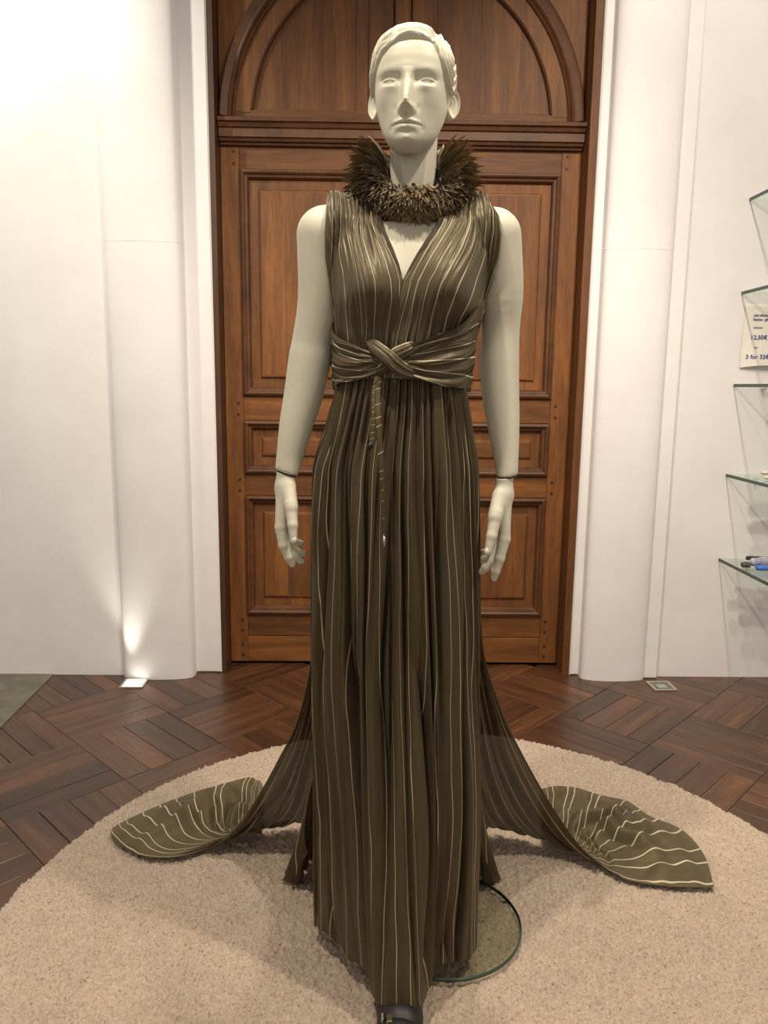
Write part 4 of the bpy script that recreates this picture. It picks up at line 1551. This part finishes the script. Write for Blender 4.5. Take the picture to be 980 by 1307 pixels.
# ---- trains
def train(side):
    if side < 0:
        c0 = [(409, 700, .06), (404, 770, .09), (397, 850, .13), (380, 920, .19), (356, 970, .235), (328, 1020, .28), (297, 1063, .315), (268, 1083, .325)]
        inner = [(-.085, .07, .93), (-.085, .12, .74), (-.080, .18, .55), (-.090, .26, .36), (-.11, .34, .18), (-.13, .41, .045)]
        far = [(-.322, .640, .050), (-.335, .680, .050), (-.350, .690, .046), (-.378, .706, .050), (-.46, .660, .046), (-.547, .601, .050), (-.620, .535, .046), (-.679, .471, .046), (-.711, .422, .042)]
        near = [None, (-.48, .305, .043), (-.54, .296, .043), (-.59, .306, .042), (-.630, .328, .042), (-.685, .378, .042), (-.711, .422, .042)]
    else:
        c0 = [(611, 700, .06), (612, 770, .09), (618, 840, .13), (641, 910, .19), (667, 965, .235), (701, 1025, .28), (737, 1077, .285), (765, 1103, .255)]
        inner = [(.195, .07, .93), (.205, .12, .74), (.205, .18, .55), (.215, .26, .36), (.24, .34, .18), (.27, .40, .045)]
        far = [(.515, .600, .050), (.520, .635, .050), (.535, .649, .050), (.58, .662, .052), (.640, .648, .056), (.690, .612, .058), (.766, .575, .056), (.802, .500, .048), (.869, .429, .046), (.882, .315, .044), (.850, .183, .042)]
        near = [None, (.62, .235, .043), (.643, .211, .043), (.69, .195, .042), (.74, .186, .042), (.80, .183, .042), (.850, .183, .042)]
    C = np.array([at(*p) for p in c0])
    C[-1, 2] = max(C[-1, 2], 0.046)
    nv = 150
    C0 = catmull(C, nv)
    E = catmull(inner, nv)
    # hanging patch between the ridge and the skirt
    nu = 90
    u = np.linspace(0, 1, nu)
    U, V = np.meshgrid(u, np.linspace(0, 1, nv))
    P = C0[:, None] * (1 - U)[..., None] + E[:, None] * U[..., None]
    nz = Noise(61 + side)
    # fan of folds, fabric falls away behind the ridge then down to the rug
    P[..., 1] += 0.055 * np.sin(U * PI) * V
    drop = np.clip(V - 0.30, 0, 1) / 0.70
    target = 0.040 + 0.02 * U
    sag = np.sin(np.clip(U, 0, 1) * PI * 0.5) ** 0.6
    kk = sag * drop ** 1.4
    P[..., 2] = P[..., 2] * (1 - kk) + target * kk
    fold = ridge(U * 5.5 + 0.8 * nz(U * 5 + 2, V * 2 + 4) + 0.25, 0.9)
    fold2 = ridge(U * 13 + 1.2 * nz(U * 8 + 9, V * 3 + 1), 1.0)
    amp = np.interp(V, [0, .2, .6, 1], [.006, .016, .030, .020]) * sstep(0, 0.08, U)
    P[..., 1] += amp * (1 - fold) + 0.004 * (1 - fold2)
    P[..., 2] = np.maximum(P[..., 2], 0.036)
    # rolled front ridge: wrap a little behind
    roll = []
    for k in (4, 3, 2, 1):
        a = k / 4 * PI
        q = C0.copy()
        q[:, 0] += side * 0.006 * math.sin(a) * 0.6
        q[:, 1] += 0.008 * (1 - math.cos(a))
        q[:, 2] -= 0.004 * (1 - math.cos(a))
        roll.append(q)
    P = np.concatenate([np.stack(roll, 1), P], 1)
    uu = np.concatenate([[-.016, -.012, -.008, -.004], u * 0.26])
    uv = np.stack([np.tile(uu, (nv, 1)), np.tile(np.linspace(0, 1.1, nv)[:, None], (1, nu + 4))], -1)
    a = grid('train_drape', P, F_DRAPE, gown, False, uv)
    # part lying on the rug: patch between ridge foot (b=0), far hem (b=1) and near edge (a=1)
    na, nb = 130, 150
    ridge_seg = C0[int(nv * 0.69):]
    B0 = catmull(ridge_seg[np.linspace(0, len(ridge_seg) - 1, 10).astype(int)], na)
    B0 = B0 + np.array([side * 0.004, 0.012, -0.006])
    B1 = catmull(far, na)
    near[0] = tuple(B0[-1])
    A1 = catmull(near, nb)
    A0 = B0[0] + (B1[0] - B0[0]) * np.linspace(0, 1, nb)[:, None]
    a_ = np.linspace(0, 1, na)[:, None, None]; b_ = np.linspace(0, 1, nb)[None, :, None]
    L1 = B0[:, None] * (1 - b_) + B1[:, None] * b_
    L2 = A0[None] * (1 - a_) + A1[None] * a_
    L3 = (B0[0] * (1 - a_) + B0[-1] * a_) * (1 - b_) + (B1[0] * (1 - a_) + B1[-1] * a_) * b_
    Q = L1 + L2 - L3
    aa, bb = a_[..., 0], b_[..., 0]
    aa, bb = np.broadcast_arrays(aa, bb)
    nz2 = Noise(71 + side)
    inn = np.sin(np.clip(aa, 0, 1) * PI) ** 0.5 * np.sin(np.clip(bb, 0, 1) * PI) ** 0.6
    wr = 0.020 * ridge(aa * 4.6 + 1.3 * nz2(aa * 3 + 2, bb * 3 + 5) + 0.5 * bb, 1.3) + 0.010 * (nz2(aa * 7 + 3, bb * 5 + 2) * 0.5 + 0.5)
    wr += 0.034 * np.exp(-((aa - 0.60 - 0.12 * bb) / 0.05) ** 2) * np.exp(-((bb - 0.55) / 0.3) ** 2)
    wr += 0.030 * np.exp(-((bb - 0.42 - 0.22 * aa) / 0.08) ** 2) * sstep(.15, .5, aa) + 0.018 * np.exp(-((bb - 0.72 - 0.1 * aa) / 0.07) ** 2) * sstep(.3, .6, aa)
    fall = np.clip(bb / 0.30, 0, 1)
    zz = Q[..., 2] * (1 - fall) + 0.043 * fall
    Q[..., 2] = np.maximum(np.minimum(zz, Q[..., 2] + 0.01) + wr * inn, 0.0385)
    uv = np.stack([aa * 0.36 + 0.3, bb * 0.5], -1)
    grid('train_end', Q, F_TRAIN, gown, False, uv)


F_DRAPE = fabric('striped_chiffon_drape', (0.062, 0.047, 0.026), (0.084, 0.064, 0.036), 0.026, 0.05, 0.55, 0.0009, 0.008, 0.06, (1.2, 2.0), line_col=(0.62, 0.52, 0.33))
train(-1)
train(1)

# ------------------------------------------------------------------ feather collar
collar = empty('feather_collar', (0.068, -0.01, 1.58))
tag(collar, 'brown feather ruff collar round the mannequin neck', 'collar')


def feather_mat():
    m, nt, b = nodes_of('brown_feather')
    uv = N(nt, 'ShaderNodeUVMap').outputs[0]
    sep = N(nt, 'ShaderNodeSeparateXYZ'); nt.links.new(uv, sep.inputs[0])
    geo = N(nt, 'ShaderNodeNewGeometry').outputs['Random Per Island']
    rnd = N(nt, 'ShaderNodeObjectInfo').outputs['Random']
    r = math_n(nt, 'FRACT', math_n(nt, 'ADD', geo, rnd))
    barb = noise_n(nt, mapping(nt, uv, (22, 5, 1), rot=(0, 0, 0.5)), 1.0, 3)
    c = ramp(nt, r, [(0.0, (0.085, 0.054, 0.017)), (0.45, (0.155, 0.104, 0.037)), (0.8, (0.23, 0.158, 0.060)), (1.0, (0.31, 0.21, 0.085))])
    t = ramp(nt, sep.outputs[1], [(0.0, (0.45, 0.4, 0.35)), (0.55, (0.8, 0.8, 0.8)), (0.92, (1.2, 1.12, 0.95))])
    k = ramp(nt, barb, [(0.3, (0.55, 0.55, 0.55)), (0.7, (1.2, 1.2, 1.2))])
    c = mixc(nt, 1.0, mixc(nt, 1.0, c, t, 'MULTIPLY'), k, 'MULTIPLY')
    nt.links.new(c, b.inputs['Base Color'])
    b.inputs['Roughness'].default_value = 0.5
    b.inputs['Sheen Weight'].default_value = 0.3
    return m


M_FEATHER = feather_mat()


def feather_geo(length, width, bend, seed):
    r = random.Random(seed)
    n = 7
    v, uvs, f = [], [], []
    for i in range(n):
        t = i / (n - 1)
        w = width * (0.25 + 0.75 * math.sin(min(1, t * 1.35) * PI * 0.5)) * (1 - max(0, (t - 0.60) / 0.40) ** 3 * 0.85)
        s = t * length
        dz = -bend * t * t * length
        jit = r.uniform(-.08, .08) * width
        v += [(-w / 2 + jit, s * (1 - 0.25 * bend * t), dz - 0.12 * w), (jit, s * (1 - 0.25 * bend * t) + 0.0, dz + 0.05 * w), (w / 2 + jit, s * (1 - 0.25 * bend * t), dz - 0.12 * w)]
        uvs += [(0, t), (0.5, t), (1, t)]
    for i in range(n - 1):
        for k in range(2):
            f.append((i * 3 + k, i * 3 + k + 1, (i + 1) * 3 + k + 1, (i + 1) * 3 + k))
    return v, f, uvs


variants = []
for k in range(10):
    v, f, uvs = feather_geo(1.0, random.uniform(0.12, 0.20), random.uniform(0.2, 1.1), k)
    me = bpy.data.meshes.new('feather')
    me.from_pydata(v, [], f); me.update()
    l = me.uv_layers.new(name='UVMap')
    for lp in me.loops: l.data[lp.index].uv = uvs[lp.vertex_index]
    me.materials.append(M_FEATHER)
    me.polygons.foreach_set('use_smooth', np.ones(len(me.polygons), bool))
    variants.append((me, v, f, uvs))


def feather_frames(n, seed):
    r = random.Random(seed)
    out = []
    for k in range(n):
        phi = r.uniform(-PI, PI)                     # 0 = front
        fr = max(0.0, math.cos(phi)) ** 0.8           # 1 at the front
        fr = min(1, fr * 1.15)
        side = 1 - fr
        lay = r.random()
        h_ = r.random() ** 0.8
        el = math.radians((1 - fr) * (-24 + 92 * h_) + fr * (-62 + 74 * h_)) + r.uniform(-.18, .18)
        L = (0.043 + 0.028 * side) * r.uniform(0.75, 1.12)
        rad = 0.046 + 0.008 * (1 - h_)
        out_d = Vector((math.sin(phi + r.uniform(-.35, .35)), -math.cos(phi), 0)).normalized()
        base = Vector((0.070 + rad * 1.0 * math.sin(phi), -0.002 - rad * 1.15 * math.cos(phi), 1.596 - 0.012 * fr + h_ * (0.058 * side + 0.016 * fr) + r.uniform(-.003, .003)))
        d = (out_d * math.cos(el) + Vector((0, 0, 1)) * math.sin(el)).normalized()
        side_v = d.cross(Vector((0, 0, 1)))
        if side_v.length < 1e-3: side_v = Vector((1, 0, 0))
        side_v.normalize()
        side_v = (Matrix.Rotation(r.uniform(-1.2, 1.2), 3, d) @ side_v)
        up = side_v.cross(d).normalized()
        Mx = Matrix(((side_v.x, d.x, up.x, base.x), (side_v.y, d.y, up.y, base.y), (side_v.z, d.z, up.z, base.z), (0, 0, 0, 1)))
        out.append((Mx @ Matrix.Diagonal((L, L, L, 1)), r.randrange(10)))
    return out


cl = total_loc(collar)
fr_all = feather_frames(6500, 5)
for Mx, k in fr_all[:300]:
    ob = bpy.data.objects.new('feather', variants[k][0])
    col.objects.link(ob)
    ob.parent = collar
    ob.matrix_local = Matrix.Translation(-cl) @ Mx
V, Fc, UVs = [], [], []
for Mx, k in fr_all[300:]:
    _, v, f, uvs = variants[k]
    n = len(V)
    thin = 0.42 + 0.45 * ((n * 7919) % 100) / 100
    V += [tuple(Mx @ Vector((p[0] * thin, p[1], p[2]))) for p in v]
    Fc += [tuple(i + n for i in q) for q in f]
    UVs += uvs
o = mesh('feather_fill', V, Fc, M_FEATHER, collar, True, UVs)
o['kind'] = 'stuff'
g = Geo()
vv, ff = [], []
n = 48
for i, (r, z) in enumerate(((0.050, 1.615), (0.054, 1.612), (0.056, 1.585), (0.052, 1.578))):
    for k in range(n):
        a = 2 * PI * k / n
        vv.append((0.068 + r * math.cos(a), 0.004 + 1.08 * r * math.sin(a), z + 0.010 * math.sin(a)))
for i in range(3):
    for k in range(n):
        ff.append((i * n + k, i * n + (k + 1) % n, (i + 1) * n + (k + 1) % n, (i + 1) * n + k))
mesh('collar_band', vv, ff, M_DARK, collar, True)

# ------------------------------------------------------------------ shoe on the forward foot
shoe = empty('shoe', (0.062, -0.28, 0.03))
tag(shoe, 'black strappy high-heeled sandal with small gilt buckle below the hem', 'shoe')
sole = []
for k in range(40):
    a = 2 * PI * k / 40
    yy = -0.285 + 0.135 * math.cos(a)
    hw = 0.040 * (1 - 0.25 * sstep(-0.25, -0.15, yy)) * (abs(math.sin(a)) ** 0.8) * (1 if math.sin(a) > 0 else -1)
    sole.append((0.062 + hw, yy))


def sole_z(y): return float(np.interp(y, [-.42, -.33, -.25, -.15], [.034, .034, .038, .055]))


v = [(x, y, sole_z(y)) for x, y in sole] + [(x, y, sole_z(y) + 0.012) for x, y in sole]
f = [tuple(range(39, -1, -1)), tuple(range(40, 80))] + [(i, (i + 1) % 40, (i + 1) % 40 + 40, i + 40) for i in range(40)]
Geo().add(v, f).build('sole', M_BLACK, shoe)
v, f = tube([(0.062, -0.162, 0.056), (0.062, -0.158, 0.044), (0.062, -0.156, 0.030)], [0.016, 0.011, 0.009], 12)
Geo().add(v, f).build('heel', M_BLACK, shoe, True)


def strap(y, z, hw, hh, wid, name='strap'):
    n = 24
    P = np.zeros((n, 6, 3))
    for i in range(n):
        a = PI * i / (n - 1)
        c = np.array([0.062 - hw * math.cos(a), y, z + hh * math.sin(a)])
        nx = np.array([-math.cos(a), 0, math.sin(a)])
        for j, (w, h) in enumerate(((-1, 0), (-.8, .003), (.8, .003), (1, 0), (.8, -.002), (-.8, -.002))):
            P[i, j] = c + nx * h + np.array([0, w * wid / 2, -w * wid / 2 * 0.5])
    grid(name, P, M_BLACK, shoe, True)


ny_, na_ = 60, 28
P = np.zeros((ny_, na_, 3))
for i in range(ny_):
    y = -0.198 - 0.118 * i / (ny_ - 1)
    topz = float(np.interp(-y, [.19, .215, .30, .37], [.098, .094, .070, .058])) + 0.006
    z0 = sole_z(y) + 0.004
    rip = 0.004 * abs(math.sin(PI * (-y - .198) / 0.0295)) ** 0.6
    for k in range(na_):
        a = PI * k / (na_ - 1)
        lop = 0.012 * math.cos(a) * (1 - i / (ny_ - 1))
        P[i, k] = (0.062 - (0.041 + rip) * math.cos(a) * (1 if abs(math.cos(a)) < .99 else 1), y + lop, z0 + (topz - z0 + rip) * math.sin(a) ** 0.7)
P = np.concatenate([P, (P * 1.0 + np.array([0, 0, -0.002]))[::-1]], 0)
grid('vamp', P, M_BLACK, shoe)
strap(-0.34, 0.038, 0.042, 0.030, 0.024)
strap(-0.372, 0.038, 0.040, 0.024, 0.014)
Geo().box(0.036, 0.046, -0.266, -0.250, 0.080, 0.090, 0.001).build('buckle', M_GOLD, shoe)
Geo().box(0.026, 0.030, -0.256, -0.242, 0.076, 0.085, 0.001).build('buckle', M_METAL, shoe)

# ------------------------------------------------------------------ glass shelves at the right
SX = 1.492
SH = [2.007, 1.646, 1.276, 0.902, 0.537]
where = ['topmost glass shelf on the right wall, seen from below', 'glass shelf above the paper price sign', 'glass shelf below the paper price sign',
         'glass shelf with pale gloves, second from the bottom', 'lowest glass shelf, holding the blue and brown bundle']
WR = WY + 0.012
for z, lb in zip(SH, where):
    root = empty('glass_shelf', (SX + 0.4, WR - 0.23, z))
    tag(root, lb, 'shelf', 'glass shelves on the right wall')
    x1 = SX + 0.80
    y0 = WR - 0.46
    t = 0.013
    Geo().box(SX + 0.0022, x1, y0 + 0.0022, WR - 0.0005, z - t, z).build('pane', M_GLASS, root)
    Geo().box(SX, SX + 0.002, y0, WR - 0.0005, z - t, z).build('polished_edge', M_GLASS_EDGE, root)
    Geo().box(SX + 0.0022, x1, y0, y0 + 0.002, z - t, z).build('polished_edge', M_GLASS_EDGE, root)
    for xx in (SX + 0.12, x1 - 0.12):
        v, f = tube([(xx, WR, z - t - 0.006), (xx, WR - 0.03, z - t - 0.006)], 0.005, 10)
        Geo().add(v, f).build('bracket_pin', M_METAL, root)

# price sign: a curled sheet of paper taped to the wall
sign = empty('price_sign', (1.60, WR, 1.36))
tag(sign, 'white paper price sign with blue lettering on the wall between shelves', 'sign')
X0, X1, Z0, Z1 = 1.512, 1.705, 1.352, 1.597
n, m = 24, 24
u, v_ = np.meshgrid(np.linspace(0, 1, n), np.linspace(0, 1, m))


def sheet_y(u, v): return WR - 0.004 - 0.018 * np.sin(u * PI) * (1 - v) ** 1.2 - 0.003 * (1 - v)


P = np.stack([X0 + (X1 - X0) * u - 0.004 * (1 - v_), sheet_y(u, v_), Z0 + (Z1 - Z0) * v_ - 0.010 * (1 - v_) * (1 - np.sin(u * PI))], -1)
P = np.concatenate([P, (P + np.array([0, 0.0006, 0]))[::-1]], 0)
sheet = grid('sheet', P, M_PAPER, sign)


def sign_text(txt, size, xc, zc, mat, bold=0.0):
    cu = bpy.data.curves.new('lettering', 'FONT')
    cu.body = txt; cu.size = size; cu.align_x = 'CENTER'; cu.align_y = 'CENTER'; cu.extrude = 0.0002; cu.offset = bold; cu.resolution_u = 6
    tmp = bpy.data.objects.new('lettering_tmp', cu)
    col.objects.link(tmp)
    dg = bpy.context.evaluated_depsgraph_get()
    me = bpy.data.meshes.new_from_object(tmp.evaluated_get(dg))
    bpy.data.objects.remove(tmp)
    for vt in me.vertices:
        X, Z = xc + vt.co.x, zc + vt.co.y
        uu, vv = (X - X0) / (X1 - X0), (Z - Z0) / (Z1 - Z0)
        vt.co = (X, float(sheet_y(np.clip(uu, 0, 1), vv)) - 0.0022 - vt.co.z, Z)
    me.materials.clear()
    ob = link_mesh('lettering', me, mat, sheet)
    return ob


xm = 1.578
sign_text('ook infusions', 0.013, xm + 0.004, 1.553, M_INK2, 0.0004)
sign_text('Fashion  gilles', 0.013, xm + 0.004, 1.536, M_INK2, 0.0004)
sign_text('Infusion', 0.012, xm - 0.010, 1.504, M_INK2, 0.0002)
sign_text('12,50€', 0.0235, xm - 0.004, 1.464, M_INK, 0.00035)
sign_text('or', 0.014, xm - 0.014, 1.424, M_INK2, 0.0002)
sign_text('3 for 32€', 0.0235, xm - 0.006, 1.386, M_INK, 0.00035)


# things on the shelves: soft lumpy shapes
def lump(name, pts, rads, mat, parent, seed, flat=0.6, amp=0.12):
    P = catmull(pts, 26)
    R = np.interp(np.linspace(0, 1, 26), np.linspace(0, 1, len(rads)), rads)
    n = 20
    nz = Noise(seed)
    T = np.gradient(P, axis=0); T /= np.linalg.norm(T, axis=1)[:, None]
    out = np.zeros((26, n, 3))
    zup = np.array([0, 0, 1.0])
    for i in range(26):
        a = np.cross(T[i], zup); a /= np.linalg.norm(a)
        b = np.cross(a, T[i])
        endt = min(1.0, 2.4 * math.sqrt(max(0.0, 1 - abs(i / 12.5 - 1))) + 0.02)
        for j in range(n):
            ph = 2 * PI * j / n
            rr = R[i] * endt * (1 + amp * float(nz(i * 0.5, j * 0.6 + seed)))
            out[i, j] = P[i] + rr * (a * math.cos(ph) + b * flat * math.sin(ph))
    return grid(name, out, mat, parent, True)


M_TAN = plain('tan_leather', (0.36, 0.15, 0.07), 0.45, nscale=30, amt=0.2)
M_PALE = plain('pale_knit', (0.62, 0.57, 0.48), 0.9, nscale=90, amt=0.2, bumpy=0.4)
M_BLUE = plain('bright_blue_cloth', (0.05, 0.14, 0.52), 0.7, nscale=60, amt=0.25)
M_LILAC = plain('lilac_grey_cloth', (0.34, 0.34, 0.44), 0.8, nscale=50, amt=0.4, bumpy=0.3)
M_BROWN = plain('brown_gold_cloth', (0.30, 0.14, 0.04), 0.7, nscale=45, amt=0.9, bumpy=0.3)
M_PLUM = plain('plum_cloth', (0.05, 0.018, 0.02), 0.7)
M_SLATE = plain('slate_cloth', (0.06, 0.062, 0.055), 0.6)

z = SH[2]
g = empty('leather_glove', (1.66, 1.50, z)); tag(g, 'small tan brown glove on the shelf under the price sign', 'glove')
for k, (dx, dz) in enumerate(((0, 0.012), (0.004, 0.030))):
    lump('finger', [(1.592 + dx, 1.49 + 0.016 * k, z + dz), (1.63 + dx, 1.492 + 0.016 * k, z + dz), (1.69, 1.50 + 0.010 * k, z + dz)], [.011, .012, .012], M_TAN, g, 3 + k, 0.85, 0.05)
lump('palm', [(1.675, 1.505, z + 0.021), (1.72, 1.505, z + 0.022), (1.79, 1.51, z + 0.022)], [.026, .034, .03], M_TAN, g, 9, 0.55, 0.08)
z = SH[3]
for q, (dy, dz, lb) in enumerate(((0.0, 0.010, 'pale knitted glove with a dark stripe at the shelf front, lower one'), (0.045, 0.024, 'pale knitted glove with a dark stripe lying on top of another'))):
    g = empty('knitted_glove', (1.648, 1.50 + dy, z)); tag(g, lb, 'glove', 'pale gloves on the glass shelf')
    lump('glove_body', [(1.543 + .01 * q, 1.455 + dy, z + dz), (1.588, 1.46 + dy, z + dz + .002), (1.648, 1.46 + dy, z + dz + .004), (1.748, 1.46 + dy, z + dz + .004)], [.016, .022, .026, .024], M_PALE, g, 20 + q, 0.42, 0.12)
    lump('stripe', [(1.620, 1.428 + dy, z + dz + .008), (1.628, 1.445 + dy, z + dz + .0125), (1.640, 1.47 + dy, z + dz + .012)], [.0045, .006, .004], M_BLACK, g, 30 + q, 0.7, 0.05)
z = SH[4]
g = empty('patterned_scarf', (1.618, 1.48, z)); tag(g, 'rolled lilac, blue and brown patterned scarf on the lowest glass shelf', 'scarf')
lump('rolled_edge', [(1.538, 1.535, z + 0.032), (1.578, 1.53, z + 0.034), (1.718, 1.52, z + 0.030)], [.010, .008, .007], M_PLUM, g, 41, 0.9)
lump('lilac_fold', [(1.543, 1.51, z + 0.022), (1.598, 1.50, z + 0.024), (1.718, 1.49, z + 0.022)], [.018, .026, .028], M_LILAC, g, 42, 0.75)
lump('blue_fold', [(1.541, 1.455, z + 0.012), (1.573, 1.45, z + 0.012), (1.618, 1.455, z + 0.010)], [.016, .018, .012], M_BLUE, g, 43, 0.65)
lump('brown_fold', [(1.586, 1.455, z + 0.020), (1.628, 1.45, z + 0.020), (1.708, 1.45, z + 0.020)], [.014, .022, .022], M_BROWN, g, 44, 0.8)
g = lump('rolled_sock', [(1.506, 1.50, z + 0.012), (1.524, 1.50, z + 0.0125), (1.542, 1.495, z + 0.012)], [.014, .017, .014], M_SLATE, None, 45, 0.7)
tag(g, 'small dark grey rolled cloth at the left end of the lowest shelf', 'cloth')
